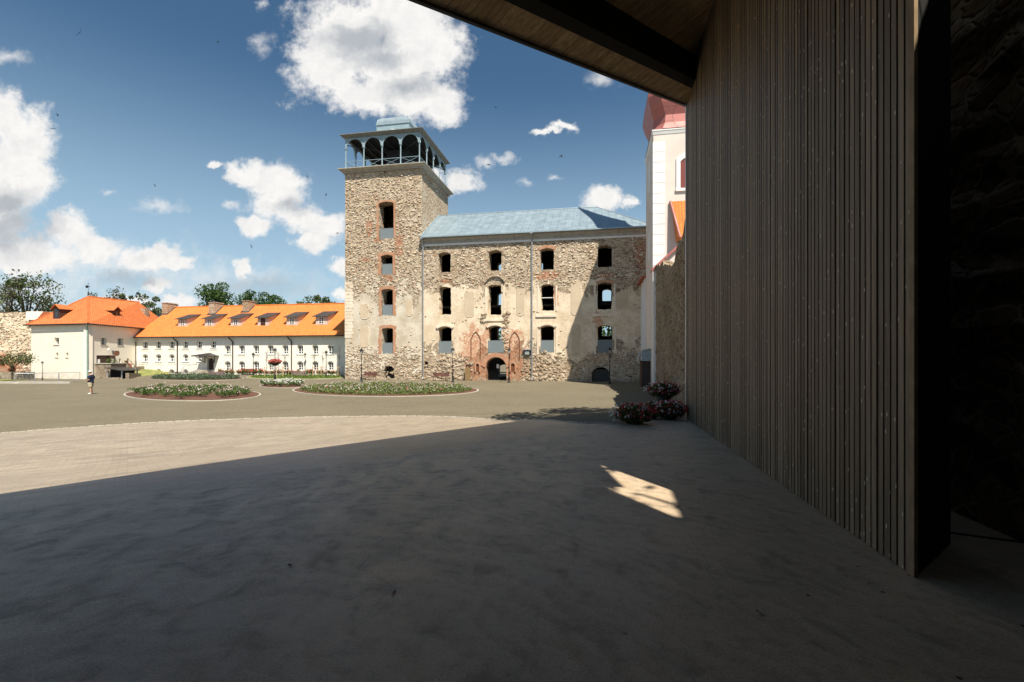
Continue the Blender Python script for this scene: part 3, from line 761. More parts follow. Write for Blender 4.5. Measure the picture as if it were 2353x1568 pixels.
def arch_trim(L):
    mb_ = MB(); bw_ = L/nb
    for i in range(nb):
        cx = bw_*(i+.5); Rr = bw_/2-.10; pr = []
        for k_ in range(13):
            a = math.pi-math.pi*k_/12; pr.append((cx+Rr*math.cos(a), -.07, DZ+cap+.06+Rr*math.sin(a)))
        mb_.path(pr, .055, 5)
        mb_.box(cx-.06, cx+.06, -.10, -.05, DZ+cap+Rr, DZ+cap+Rr+.35)
    return mb_
for (org, rz, L) in (((bx0, by0, 0), 0, bx1-bx0), ((bx1, by0, 0), math.pi/2, by1-by0), ((bx1, by1, 0), math.pi, bx1-bx0), ((bx0, by1, 0), -math.pi/2, by1-by0)):
    a_ = part('arcade', wallmesh(arcade(L), [], -.045, .09), M['zincl'], tower, loc=org); a_.rotation_euler = (0, 0, rz)
    part('arch_moulding', arch_trim(L), M['zincl'], a_)
    rl = MB()
    for i in range(nb):
        x0 = L/nb*i+.1; x1 = L/nb*(i+1)-.1
        rl.tube((x0, 0, DZ+1.0), (x1, 0, DZ+1.0), .035, None, 6); rl.tube((x0, 0, DZ+.12), (x1, 0, DZ+.98), .02, None, 5); rl.tube((x0, .02, DZ+.98), (x1, .02, DZ+.12), .02, None, 5); rl.tube((x0, 0, DZ+.12), (x1, 0, DZ+.12), .025, None, 5)
    r_ = part('railing', rl, M['zincl'], tower, loc=org); r_.rotation_euler = (0, 0, rz)
rc = MB()
def fr2(mb_, a, b_, z0, z1):
    x0, x1, y0, y1 = bx0, bx1, by0, by1
    mb_.hexa([(x0-a, y0-a, z0), (x1+a, y0-a, z0), (x1+a, y1+a, z0), (x0-a, y1+a, z0), (x0-b_, y0-b_, z1), (x1+b_, y0-b_, z1), (x1+b_, y1+b_, z1), (x0-b_, y1+b_, z1)])
fr2(rc, .12, .5, RZ+.152, RZ+.40); fr2(rc, .56, .56, RZ+.402, RZ+.47)
part('roof_cornice', rc, simple('dark_weathered_cornice', (.19,.185,.165), .6, 0, .15, 3), tower)
sh = MB(); cxm, cym = (bx0+bx1)/2, (by0+by1)/2
fr2(sh, .5, -2.2, RZ+.475, RZ+.62)
part('roof', sh, M['zinc'], tower)
raft = MB()
for i in range(9):
    x = bx0+.3+(bx1-bx0-.6)*i/8; raft.box(x-.06, x+.06, by0+.1, by1-.1, RZ-.05, RZ+.14)
raft.tube((bx0, by0, RZ-.7), (cxm, cym, RZ-.1), .06).tube((bx1, by0, RZ-.7), (cxm, cym, RZ-.1), .06).tube((bx0, by1, RZ-.7), (cxm, cym, RZ-.1), .06).tube((bx1, by1, RZ-.7), (cxm, cym, RZ-.1), .06)
part('rafters', raft, M['dkmetal'], tower)
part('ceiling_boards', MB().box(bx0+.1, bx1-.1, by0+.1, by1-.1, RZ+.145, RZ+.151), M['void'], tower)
# lantern
l0, l1 = bx0+2.75, bx1-2.55; ly0, ly1 = by0+2.9, by1-2.5; LZ0, LZ1 = RZ+.45, RZ+2.95
lm = MB().box(l0, l1, ly0, ly1, LZ0, LZ1)
for i in range(9):
    x = l0+(l1-l0)*i/8; lm.box(x-.02, x+.02, ly0-.03, ly0+.01, LZ0, LZ1)
    y = ly0+(ly1-ly0)*i/8; lm.box(l1-.01, l1+.03, y-.02, y+.02, LZ0, LZ1)
la = part('lantern', lm, M['zincl'], tower)
part('lantern_cornice', MB().box(l0-.1, l1+.1, ly0-.1, ly1+.1, LZ1, LZ1+.14), M['zincl'], la)
vt = MB(); n_ = 10; prof = []
for i in range(n_+1):
    a = math.pi/2*i/n_; prof.append((.0+.95*(1-math.cos(a)), 1.1*math.sin(a)))
rings = [[(l0-.06+d_, ly0-.06+d_, LZ1+.14+h_), (l1+.06-d_, ly0-.06+d_, LZ1+.14+h_), (l1+.06-d_, ly1+.06-d_, LZ1+.14+h_), (l0-.06+d_, ly1+.06-d_, LZ1+.14+h_)] for d_, h_ in prof]
for r_ in rings: vt.v += r_
vt.f = [(j*4+i, j*4+(i+1) % 4, (j+1)*4+(i+1) % 4, (j+1)*4+i) for j in range(n_) for i in range(4)]+[tuple(range(n_*4, n_*4+4))]
for i in range(7):
    x = l0+.1+(l1-l0-.2)*i/6
    vt.path([(min(max(x, l0-.06+d_), l1+.06-d_), ly0-.07+d_, LZ1+.15+h_) for d_, h_ in prof], .022, 4)
    y = ly0+.1+(ly1-ly0-.2)*i/6
    vt.path([(l1+.07-d_, min(max(y, ly0-.06+d_), ly1+.06-d_), LZ1+.15+h_) for d_, h_ in prof], .022, 4)
part('lantern_roof', vt, M['zinc'], la)
oc = MB(); cxo = (l0+l1)/2; rO = .44; zc = LZ0+1.35
ringp = [(cxo+rO*math.cos(2*math.pi*i/20), ly0-.05, zc+rO*math.sin(2*math.pi*i/20)) for i in range(21)]
oc.path(ringp, .055, 6).tube((cxo-rO, ly0-.05, zc), (cxo+rO, ly0-.05, zc), .03).tube((cxo, ly0-.05, zc-rO), (cxo, ly0-.05, zc+rO), .03)
part('round_window', oc, M['white'], la)
part('stair_housing', MB().box(l0+.9, l1-.3, ly0+.9, ly1-.2, DZ+.03, RZ+.0), M['dkmetal'], tower)

# ---- palace
P1 = 19.0; PD = 12.2
pal = thing('palace', 'long roofless-looking rubble stone palace with patched plaster and a blue-grey hipped metal roof', 'palace', FO, -TH)
pal['label'] = 'four storey ruined stone palace wing with patched plaster and blue-grey hipped metal roof'
cw = {}
for nme, Zf, l, r, tt, bb in (('a1', Z4, 1070, 1195, 63, 268), ('a2', Z4, 1076, 1200, 418, 705), ('a3', Z4, 1072, 1205, 834, 1105),
    ('b1', Z5, 118, 220, 386, 548), ('b2', Z5, 116, 219, 660, 902), ('b3', Z5, 118, 221, 992, 1205),
    ('c1', Z5, 530, 640, 370, 540), ('c2', Z5, 537, 638, 656, 868), ('c3', Z5, 533, 640, 990, 1205),
    ('d1', Z5, 992, 1105, 346, 520), ('d2', Z5, 990, 1103, 642, 860), ('d3', Z5, 990, 1108, 985, 1205)):
    cw[nme] = rect(Zf, l, r, tt, bb)
gate = rect(Z5, 95, 258, 1243, 1432); gate = (gate[0], gate[1], -.05, gate[3])
cb4 = rect(Z5, 945, 1085, 1322, 1435); cb4 = (cb4[0], cb4[1], -.05, cb4[3])
sq = rect(Z4, 925, 965, 1195, 1250)
bc = lambda Zf, X, Y, rx, rz: (*fac(*Zf(X, Y)), rx, rz)
pb = [bc(Z4, 1450, 1060, 2.0, 2.9), bc(Z4, 1490, 1250, 2.0, 2.2), bc(Z5, 310, 1180, 1.6, 2.7), bc(Z5, 310, 1340, 1.9, 1.9), bc(Z4, 1145, 355, 1.1, .25), bc(Z5, 585, 590, 1.6, .5), bc(Z5, 1060, 590, 1.5, .4), bc(Z5, 990, 950, .5, 1.3), bc(Z5, 655, 750, .35, 1.2), bc(Z5, 1330, 420, .7, 2.0), bc(Z5, 100, 1050, .4, 1.2)]
M['pal'] = stone_mat('palace_rubble_masonry', 2.5, pb, 1.0, 2.3, zmid=7.3, zhalf=5.3)
rp_ = random.Random(21)
hl = []
for k_, q in cw.items(): hl.append(arch(*q, .2 if k_[1] != '3' else .26, 8, .05 if k_[1] == '2' else .025, rp_))
hl += [arch(*gate, 1.25, 10, .05, rp_), arch(*cb4, .55, 8, .03, rp_), arch(*sq, .03, 3, .04, rp_)]
nic = [rect(Z4, 1460, 1492, 1213, 1300), rect(Z5, 297, 327, 1290, 1357)]
part('front_wall', wallmesh([(T1+.004, -.4), (P1, -.4), (P1, PH), (T1+.004, PH)], hl, .03, 1.3), M['pal'], pal)
# rear wall with the openings that show through
def rear(u, v): return fac(u, v, FO, PD-.6)
def rrect(Zf, l, r, t_, b_):
    (u0, v0), (u1, v1) = Zf(l, t_), Zf(r, b_); s0, _ = rear(u0, v0); s1, _ = rear(u1, v0); um = (u0+u1)/2
    return s0, s1, rear(um, v1)[1], rear(um, v0)[1]
rh = [rrect(Z5, 193, 245, 490, 575), rrect(Z5, 500, 555, 482, 560), rrect(Z5, 1029, 1098, 697, 795), rrect(Z5, 193, 240, 1005, 1118), rrect(Z5, 1025, 1102, 960, 1075), rrect(Z5, 192, 245, 730, 850)]
rg = rrect(Z5, 200, 300, 1300, 1432); rh.append((rg[0], rg[1], -.05, rg[3]))
part('rear_wall', wallmesh([(T1+.004, -.4), (P1, -.4), (P1, PH), (T1+.004, PH)], [arch(*q, .25, 6, .03, rp_) for q in rh], PD-1.2, 1.2), M['pal'], pal)
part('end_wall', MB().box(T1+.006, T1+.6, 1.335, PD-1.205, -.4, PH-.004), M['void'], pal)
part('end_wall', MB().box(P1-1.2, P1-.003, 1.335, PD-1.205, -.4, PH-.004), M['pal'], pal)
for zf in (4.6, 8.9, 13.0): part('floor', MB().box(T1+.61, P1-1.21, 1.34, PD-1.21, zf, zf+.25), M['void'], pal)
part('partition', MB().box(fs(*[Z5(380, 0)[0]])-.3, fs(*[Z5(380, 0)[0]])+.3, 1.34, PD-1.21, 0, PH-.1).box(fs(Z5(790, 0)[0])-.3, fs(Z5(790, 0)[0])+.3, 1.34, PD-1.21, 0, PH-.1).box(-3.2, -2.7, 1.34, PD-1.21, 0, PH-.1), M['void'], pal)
ni = MB()
for q in nic: ni.prismy(arch(*q, .45, 6), .005, .03-.002+.002)
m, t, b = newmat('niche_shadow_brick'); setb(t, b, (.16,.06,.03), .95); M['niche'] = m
# niches are flat: a dark panel paints their shade inside a brick frame
for q in nic:
    nf = part('niche', horseshoe(arch(q[0]-.16, q[1]+.16, q[2], q[3]+.18, .5, 8), arch(*q, .42, 8), .03, .16), M['brick'], pal)
    part('niche_shade', MB().prismy(arch(*q, .42, 8), .018, .028), M['niche'], nf)
# eaves cornice, roof, gutter
cn = MB(); x0, x1 = T1+.01, P1+.0
for (yo0, yo1, z0, z1) in ((-.12, -.12, PH-.75, PH-.45), (-.16, -.36, PH-.447, PH-.2), (-.38, -.38, PH-.197, PH-.05)):
    cn.hexa([(x0, yo0, z0), (x1, yo0, z0), (x1, .03, z0), (x0, .03, z0), (x0, yo1, z1), (x1, yo1, z1), (x1, .03, z1), (x0, .03, z1)])
part('eaves_cornice', cn, M['corn'], pal)
part('plaster_band', MB().box(x0, x1, -.03, .028, PH-1.0, PH-.753), M['quoin'], pal)
E = .55; RH = 4.55; rr0, rr1 = T1+.02, 12.9
hp = MB()
e = [(rr0, -E, PH), (P1+E, -E, PH), (P1+E, PD+E, PH), (rr0, PD+E, PH)]; r0_ = (rr0, PD/2, PH+RH); r1_ = (rr1, PD/2, PH+RH)
hp.v = e+[r0_, r1_]+[(x, y, z-.08) for x, y, z in e]
hp.f = [(0, 1, 5, 4), (1, 2, 5), (2, 3, 4, 5), (3, 0, 4), (0, 6, 7, 1), (1, 7, 8, 2), (2, 8, 9, 3), (3, 9, 6, 0), (6, 9, 8, 7)]
part('roof', hp, M['pal_roof'], pal)
part('roof_ridge', MB().tube((rr0, PD/2, PH+RH+.02), (rr1, PD/2, PH+RH+.02), .07).tube(r1_, (P1+E, -E, PH+.02), .06).tube((rr0+.05, -E, PH+.05), (rr0+.05, PD/2, PH+RH+.05), .1), M['zinc'], pal)
part('gutter', MB().box(rr0, P1+E, -E-.14, -E-.005, PH-.1, PH+.03), M['zinc'], pal)
for X_, y_ in ((fs(969)+.22, -.14), (fs(Z5(465, 0)[0]), -.12)):
    dp = MB().path([(X_, -E-.07, PH-.08), (X_, -E-.05, PH-.35), (X_, y_, PH-.95), (X_, y_, .35), (X_, y_-.22, .12)], .075, 8)
    for z in range(2, 17, 3): dp.tube((X_, y_, z), (X_, y_, z+.06), .095)
    dp.box(X_-.16, X_+.16, -E-.2, -E+.05, PH-.22, PH+.02)
    part('downpipe', dp, M['greypipe'], pal)
for k_, vt_ in (('a3', Z4(0, 995)), ('b3', Z5(0, 1120)), ('c3', Z5(0, 1118)), ('d3', Z5(0, 1115))):
    q = cw[k_]; um = CX
    zt = q[2]+1.42
    ex = .3 if k_ in ('b3',) else .06
    g_ = part('glass_balustrade', MB().box(q[0]-ex*.2, q[1]+ex, -.02 if ex > .1 else .10, .0 if ex > .1 else .12, q[2]+.0, zt), M['balglass'], pal)
    part('top_rail', MB().box(q[0]-ex*.2, q[1]+ex, -.03 if ex > .1 else .09, .01 if ex > .1 else .13, zt, zt+.03), M['greypipe'], g_)
M['hood'] = render_mat('white_plaster_hood', (.78,.68,.56), (.62,.52,.40))
for k_ in ('a3', 'b3', 'c3'):
    q = cw[k_]; A = arch(q[0]-.1, q[1]+.1, q[3]-.3, q[3]+.08, .28, 10)[2:]; B = arch(q[0]-.32, q[1]+.32, q[3]-.3, q[3]+.30, .34, 10)[2:]
    part('hood_mould', MB().prismy(B+A[::-1], -.13, .04), M['hood'], pal)
for k_ in ('c3', 'd3', 'c2', 'd2', 'b2'):
    q = cw[k_]; wdt = .2
    part('plaster_frame', MB().box(q[0]-.42, q[0]-.42+wdt, -.02, .04, q[2]-.2, q[3]-.25), M['hood'], pal)
    part('plaster_frame', MB().box(q[1]+.22, q[1]+.22+wdt, -.02, .04, q[2]-.1, q[3]-.2), M['hood'], pal)
    if k_[1] == '2': part('sill_moulding', MB().box(q[0]-.6, q[1]+.3, -.09, .04, q[2]-.75, q[2]-.5), M['hood'], pal)
for k_ in ('a1', 'b1', 'c1', 'd1', 'd2'):
    q = cw[k_]; part('relieving_arch', toothed_arch(q) if False else MB().prismy(arch(q[0]-.26, q[1]+.26, q[3]-.22, q[3]+.34, .30, 10)[2:]+arch(q[0]-.02, q[1]+.02, q[3]-.22, q[3]+.03, .24, 10)[2:][::-1], -.015, .04), M['brick'] if k_ in ('c1', 'd2') else M['paleb'], pal)
# broken stone arch above b2, jagged relief pieces
q = cw['b2']
ja = MB(); A = arch(q[0]-.35, q[1]+.45, q[3]+.05, q[3]+.95, .75, 14)[2:]
for (xa, za), (xb, zb) in zip(A[:-1], A[1:]):
    w_ = rp_.uniform(.16, .30); ja.hexa([(xa, -.16-rp_.uniform(0, .1), za), (xb, -.2, zb), (xb, .05, zb), (xa, .05, za), (xa*1.0, -.2, za+w_), (xb, -.16, zb+w_), (xb, .05, zb+w_), (xa, .05, za+w_)])
def rocks(mb_, x0, x1, z0, z1, n, rmin, rmax):
    for _ in range(n):
        x, z, r_ = rp_.uniform(x0, x1), rp_.uniform(z0, z1), rp_.uniform(rmin, rmax)
        vs_ = [(x+r_*1.3*rp_.uniform(.6,1)*math.cos(a)*k2, .03-dep, z+r_*rp_.uniform(.6,1)*math.sin(a)*k2) for k2, dep in ((1, 0), (.6, r_*.5)) for a in [i*math.pi/3 for i in range(6)]]
        mb_.add(vs_, [(i, (i+1) % 6, 6+(i+1) % 6, 6+i) for i in range(6)]+[tuple(range(6, 12))])
part('broken_arch', ja, M['paleb'], pal)
rk_ = MB()
rocks(rk_, T1+.4, fs(1085), .0, 2.6, 120, .10, .24); rocks(rk_, fs(1200), fs(1290), .0, 3.4, 110, .10, .26)
for xx, zz in ((cw['b2'][0]-.5, cw['b2'][2]-.4), (cw['b2'][1]+.6, cw['b2'][2]-.3)): rocks(rk_, xx-.35, xx+.35, zz-.7, zz+.6, 26, .1, .24)
rocks(rk_, cw['b3'][1]+.15, cw['b3'][1]+.8, cw['b3'][2]-.5, cw['b3'][3]+1.2, 40, .1, .2)
part('projecting_stones', rk_, M['paleb'], pal, kind='stuff')
rk2 = MB()
rocks(rk2, T0+.2, T1-.1, .0, 3.2, 140, .09, .22)
part('projecting_stones', rk2, M['paleb'], tower, kind='stuff')
M['panel'] = render_mat('tan_plaster_panel', (.60,.49,.36), (.52,.42,.30))
def panel(Zf, l, r, t_, b_, par):
    q = rect(Zf, l, r, t_, b_); c_ = .22; x0, x1, z0, z1 = q; j = rp_.uniform(-.05,.05)
    part('plaster_panel', MB().prismy([(x0+c_, z0), (x1-c_, z0), (x1, z0+c_), (x1+j, z1-c_), (x1-c_, z1), (x0+c_, z1+j), (x0, z1-c_), (x0, z0+c_)], .0 if par is pal else -.03, .031 if par is pal else .01), M['panel'], par)
    fr = MB(); P_ = [(x0+c_, z0), (x1-c_, z0), (x1, z0+c_), (x1+j, z1-c_), (x1-c_, z1)]
    fr.path([(a_, .0 if par is pal else -.03, b2) for a_, b2 in P_], .03, 4)
    part('panel_moulding', fr, M['hood'], par)
for a_ in ((Z5, 338, 405, 690, 908), (Z5, 775, 858, 628, 900), (Z4, 1342, 1437, 470, 728), (Z5, 1135, 1235, 720, 860), (Z5, 780, 855, 975, 1240)): panel(*a_, pal)
for a_ in ((Z4, 262, 350, 600, 750), (Z4, 262, 352, 830, 1040), (Z4, 735, 800, 560, 720)): panel(*a_, tower)
qs = MB()
for i in range(17): qs.box(T0-.03, T0+1.0+(.12 if i % 2 else 0), -.035, .01, 5.2+i*.42, 5.2+i*.42+.39)
part('plaster_quoins', qs, M['hood'], tower)
def rubble_relief(par, x0, x1, z0, z1, n, seed, avoid, yy, zskip=None):
    rr_ = random.Random(seed); mb_ = MB(); k_ = 0
    while k_ < n:
        k_ += 1
        x, z, r_ = rr_.uniform(x0, x1), rr_.uniform(z0, z1), rr_.uniform(.05, .14)
        if zskip and zskip[0] < z < zskip[1] and rr_.random() < .93: continue
        if any(q[0]-.35 < x < q[1]+.35 and q[2]-.3 < z < q[3]+.4 for q in avoid): continue
        m_ = rr_.choice((4, 5, 6)); a0 = rr_.uniform(0, 6); w_, h_ = r_*rr_.uniform(1., 1.9), r_*rr_.uniform(.5, .95); dp_ = rr_.uniform(.03, .085)
        vs_ = []
        for s2, d2 in ((1, -.01), (.72, dp_)):
            for i in range(m_):
                a_ = a0+2*math.pi*i/m_; vs_.append((x+w_*s2*math.cos(a_), yy-d2, z+h_*s2*math.sin(a_)))
        mb_.add(vs_, [(i, (i+1) % m_, m_+(i+1) % m_, m_+i) for i in range(m_)]+[tuple(range(m_, 2*m_))])
    return part('projecting_stones', mb_, M['paler'], par, kind='stuff')
M['paler'] = leafless = None
m, t, b = newmat('single_fieldstones'); ri = t.n('ShaderNodeNewGeometry').outputs['Random Per Island']; c = obj(t)
k = t.ramp(ri, [(0, (.36,.27,.19)), (.2, (.54,.43,.32)), (.5, (.70,.585,.45)), (.9, (.84,.745,.61)), (1, (.54,.34,.24))])
k = t.mix(t.ss(t.noise(c, 12, 4), .3, .7, 0, .5), k, t.mix(1.0, k, (.6,.55,.5), 'MULTIPLY')); setb(t, b, k, .95, 0, t.noise(c, 16, 4), .6, .03, .1); M['paler'] = m
rubble_relief(tower, T0+.1, T1-.1, .2, TZ-.3, 2900, 5, list(tw.values()), .0, (4.2, 10.5))
rubble_relief(pal, T1+.4, P1-.2, .2, PH-1.1, 3200, 6, list(cw.values())+[gate, cb4, (gate[0]-3.0, gate[1]+2.8, -1, 6.2)], .03, (3.4, 11.2))
# pointed blind arches in the brickwork beside the gate
def pointed(s_, w_, z0, z1):
    o_ = [(s_-w_/2, z0), (s_-w_/2, z1-w_*.75), (s_-w_/4, z1-w_*.25), (s_, z1), (s_+w_/4, z1-w_*.25), (s_+w_/2, z1-w_*.75), (s_+w_/2, z0)]
    mb_ = MB()
    for (xa, za), (xb, zb) in zip(o_[:-1], o_[1:]): mb_.tube((xa, .01, za), (xb, .01, zb), .055, None, 4)
    return mb_
for (u_, vt_, vb_) in ((Z4(1455, 0)[0], Z4(0, 885)[1], Z4(0, 1165)[1]), (Z5(325, 0)[0], Z5(0, 1040)[1], Z5(0, 1255)[1])):
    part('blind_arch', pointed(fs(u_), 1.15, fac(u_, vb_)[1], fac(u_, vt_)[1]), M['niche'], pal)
# gate arch ring + iron gate leaf
gr_ = MB(); A = arch(gate[0]-.05, gate[1]+.05, 0, gate[3]+.05, 1.3, 14)[2:]; B = arch(gate[0]-.55, gate[1]+.55, 0, gate[3]+.55, 1.5, 14)[2:]
part('gate_arch', MB().prismy(toothed(B, rp_, .25, .05)+A[::-1], -.06, .04), M['brick'], pal)
gl = MB(); gx0, gx1 = gate[0]+.15, gate[0]+1.55
for i in range(12): x = gx0+(gx1-gx0)*i/11; gl.box(x-.015, x+.015, .9, .93, .05, 2.5)
gl.box(gx0, gx1, .9, .93, .05, .12).box(gx0, gx1, .9, .93, 2.4, 2.5).box(gx0, gx1, .9, .93, 1.1, 1.18)
gp = part('iron_gate', gl, M['black'], pal)
part('notice', MB().box(gx1-.42, gx1-.12, .88, .895, 1.45, 1.95), M['white'], gp)
part('cellar_shutter', MB().box(cb4[0]+.05, cb4[1]-.05, .5, .55, 0, cb4[3]-.25).box(cb4[0]+.05, cb4[1]-.05, .44, .5, .75, .8), M['dkmetal'], pal)
part('window_bar', MB().box(cw['c2'][0], cw['c2'][1], .3, .36, cw['c2'][3]-1.6, cw['c2'][3]-1.52), M['white'], pal)
# electrical cabinet on the wall
sx, sz = fac(*Z5(403, 1228)); sx1, sz1 = fac(*Z5(452, 1178))
ec = thing('wall_cabinet', 'grey glazed wall cabinet fixed to the palace facade beside the middle downpipe', 'cabinet', FO, -TH)
part('cabinet_body', MB().box(sx, sx1, -.22, .02, sz, sz1-.12), M['dkmetal'], ec)
part('cabinet_roof', MB().box(sx-.1, sx1+.1, -.34, .02, sz1-.1, sz1+.0), M['greypipe'], ec)
part('cabinet_door', MB().box(sx+.12, sx1-.12, -.235, -.222, sz+.12, sz1-.24), simple('frosted_panel', (.33,.36,.34), .4), ec)

# ------------------------------------------------------------------ church on the right
ch = thing('church', 'pink and white church with a red onion dome rising beyond the curtain wall', 'church', (12.35, 41.0, 0), -TH)
TWW = 6.4; CZ = 22.2
part('tower_wall', MB().box(0, TWW, 0, TWW, -.3, CZ), M['churchw'], ch)
qn = MB()
for z in [i*.9 for i in range(24)]: qn.box(-.02, .98, -.02, .02, z+.02, z+.885)
for z in [i*.9 for i in range(24)]: qn.box(-.05, .0, -.05, .55, z+.02, z+.885)
part('quoins', qn, M['quoin'], ch)
qn = MB()
for z in [i*.9 for i in range(24)]: qn.box(TWW-.98, TWW+.05, -.05, .02, z+.02, z+.885)
part('quoins', qn, M['quoin'], ch)
def frt(a, b_, z0, z1, mb_):
    mb_.hexa([(-a, -a, z0), (TWW+a, -a, z0), (TWW+a, TWW+a, z0), (-a, TWW+a, z0), (-b_, -b_, z1), (TWW+b_, -b_, z1), (TWW+b_, TWW+b_, z1), (-b_, TWW+b_, z1)])
cm = MB(); frt(.03, .10, CZ+.003, CZ+.3, cm); frt(.12, .12, CZ+.303, CZ+.42, cm)
part('tower_cornice', cm, M['quoin'], ch)
prof = [(.50, 0), (.26, .6), (.20, 1.3), (.55, 2.3), (.74, 3.1), (.62, 4.2), (.15, 5.2), (-.6, 6.3), (-1.15, 7.6), (-1.5, 9.0)]
dm = MB()
for (o_, h_) in prof:
    a = o_-.35
    c_ = max(0.0, .9)     # chamfered square rings
    z = CZ+.455+h_
    dm.v += [(-a+c_, -a, z), (TWW+a-c_, -a, z), (TWW+a, -a+c_, z), (TWW+a, TWW+a-c_, z), (TWW+a-c_, TWW+a, z), (-a+c_, TWW+a, z), (-a, TWW+a-c_, z), (-a, -a+c_, z)]
n8 = 8
dm.f = [(j*n8+i, j*n8+(i+1) % n8, (j+1)*n8+(i+1) % n8, (j+1)*n8+i) for j in range(len(prof)-1) for i in range(n8)]+[tuple(range((len(prof)-1)*n8, len(prof)*n8))]
part('dome', dm, M['dome'], ch)
cc_ = TWW/2; L0 = CZ+9.4
part('lantern', MB().rev([(1.5, L0-.6), (1.5, L0+3.6), (1.8, L0+3.8), (1.8, L0+4.0)], 8, (cc_, cc_)), M['churchw'], ch)
part('spire', MB().rev([(1.75, L0+4.0), (1.6, L0+5.0), (1.1, L0+8), (.65, L0+12), (.25, L0+17.5), (.03, L0+19.5)], 10, (cc_, cc_)), M['dome'], ch)
def cwin(x0, x1, z0, z1, par):
    wf = part('window', horseshoe(arch(x0-.35, x1+.35, z0, z1+.4, .5, 8), arch(x0, x1, z0, z1, .4, 8), 0, .09), M['quoin'], par)
    part('louvre', MB().prismy(arch(x0, x1, z0, z1, .4, 8), -.02, -.004), simple('red_brown_louvre', (.20,.05,.045), .6), wf)
    part('sill', MB().box(x0-.4, x1+.4, -.14, 0, z0-.25, z0-.003), M['quoin'], wf)
cwin(2.25, 3.95, 17.4, 20.1, ch)
sd_ = MB()
for (zz0, zz1) in ((18.2, 21.2), (11.8, 14.6)):
    sd_ = MB()
    nn_ = arch(2.3, 3.9, zz0, zz1, .6, 8); sd_.add([(-.01, x, z) for x, z in nn_]+[(-.03, x, z) for x, z in nn_], [tuple(range(len(nn_), 2*len(nn_)))]+[(i, (i+1) % len(nn_), len(nn_)+(i+1) % len(nn_), len(nn_)+i) for i in range(len(nn_))]); part('blind_window', sd_, M['quoin'], ch)
# nave behind the tower, lean-to in front
NV = 11.4
part('nave_wall', MB().box(0, 14, TWW+.003, TWW+NV-5.1, -.3, 11.1), M['churchw'], ch)
pl = MB()
for y in (TWW+.6, TWW+2.2, TWW+4.0): part('pilaster', MB().box(-.12, -.003, y, y+.35, 0, 10.9), M['quoin'], ch)
nr = MB(); nr.v = [(-.35, TWW+.01, 10.95), (-.35, TWW+NV-5.0, 10.95), (6, TWW+NV-5.0, 13.6), (6, TWW+.01, 13.6), (14.3, TWW+.01, 10.95), (14.3, TWW+NV-5.0, 10.95)]
nr.f = [(0, 1, 2, 3), (3, 2, 5, 4), (0, 3, 4), (1, 5, 2), (0, 4, 5, 1)]
part('nave_roof', nr, M['tile2'], ch)
part('verge', MB().tube((-.42, TWW+.0, 10.9), (-.42, TWW+NV-5.0, 10.9), .12), M['dome'], ch)
# right body with steep orange roof next to the tower
part('aisle_wall', MB().box(2.1, 15, -.85, -.06, -.3, 12.7), M['churchw'], ch)
ar = MB(); ar.v = [(2.1, -1.1, 12.95), (15, -1.1, 12.95), (15, -.06, 16.3), (1.45, -.06, 16.3), (15, -1.1, 12.7), (2.1, -1.1, 12.7), (15, -.06, 12.7), (1.9, -.06, 12.7)]
ar.f = [(0, 1, 2, 3), (0, 5, 4, 1), (0, 3, 7, 5)]
part('aisle_roof', ar, M['tile'], ch)
part('verge', MB().tube((2.05, -1.15, 12.9), (1.4, -.1, 16.3), .11), M['dome'], ch)
# sacristy with sloping verge
part('sacristy_wall', MB().prismy([(-.1, -.3), (7, -.3), (7, 12.4), (1.9, 12.1), (-.1, 10.3)], -1.6, -.86), M['churchw'], ch)
part('pilaster', MB().box(-.14, .35, -1.68, -1.605, 0, 10.4), M['quoin'], ch)
part('verge', MB().hexa([(-.35, -1.9, 9.95), (2.0, -1.9, 12.1), (2.0, -.87, 12.1), (-.35, -.87, 9.95), (-.35, -1.9, 10.2), (2.0, -1.9, 12.35), (2.0, -.87, 12.35), (-.35, -.87, 10.2)]), M['dome'], ch)
part('downpipe', MB().path([(.15, -1.78, 10.3), (.48, -1.78, 9.7), (.48, -1.78, .9)], .07), M['greypipe'], ch)
part('pipe_box', MB().box(.1, .85, -2.0, -1.69, 0, 1.3), M['greypipe'], ch)
# side porch kiosk
kc = P(1466, 889, 44.2)
kx = thing('side_porch', 'small dark side porch with a sloping grey sheet roof against the church flank', 'porch', (11.95, 43.2, 0), -TH)
kb = MB().box(.0, 1.15, 0, 2.2, 0, 2.45)
part('porch_body', kb, M['dkwood'], kx)
dd = MB()
for i in range(5): dd.box(.12, .55, -.03, -.002, .25+.42*i, .55+.42*i); dd.box(.62, 1.05, -.03, -.002, .25+.42*i, .55+.42*i)
part('door_panels', dd, M['dkmetal'], kx)
ku = MB(); prof = [(-.35, 2.42), (-.32, 2.7), (-.1, 3.2), (.25, 3.52), (1.15, 3.56)]
ku.v = [(x, -.3, z) for x, z in prof]+[(x, 2.4, z) for x, z in prof]+[(x, -.3, z-.05) for x, z in prof]+[(x, 2.4, z-.05) for x, z in prof]
k5 = 5
ku.f = [(i, i+1, k5+i+1, k5+i) for i in range(4)]+[(2*k5+i, 3*k5+i, 3*k5+i+1, 2*k5+i+1) for i in range(4)]+[(0, k5, 3*k5, 2*k5), (4, 2*k5+4, 3*k5+4, k5+4)]
part('porch_roof', ku, M['zinc'], kx)
part('gable_panel', MB().prismy([(0, 2.452), (1.15, 2.452), (1.15, 3.5), (.25, 3.46), (-.05, 3.1)], -.2, -.15), M['zinc'], kx)
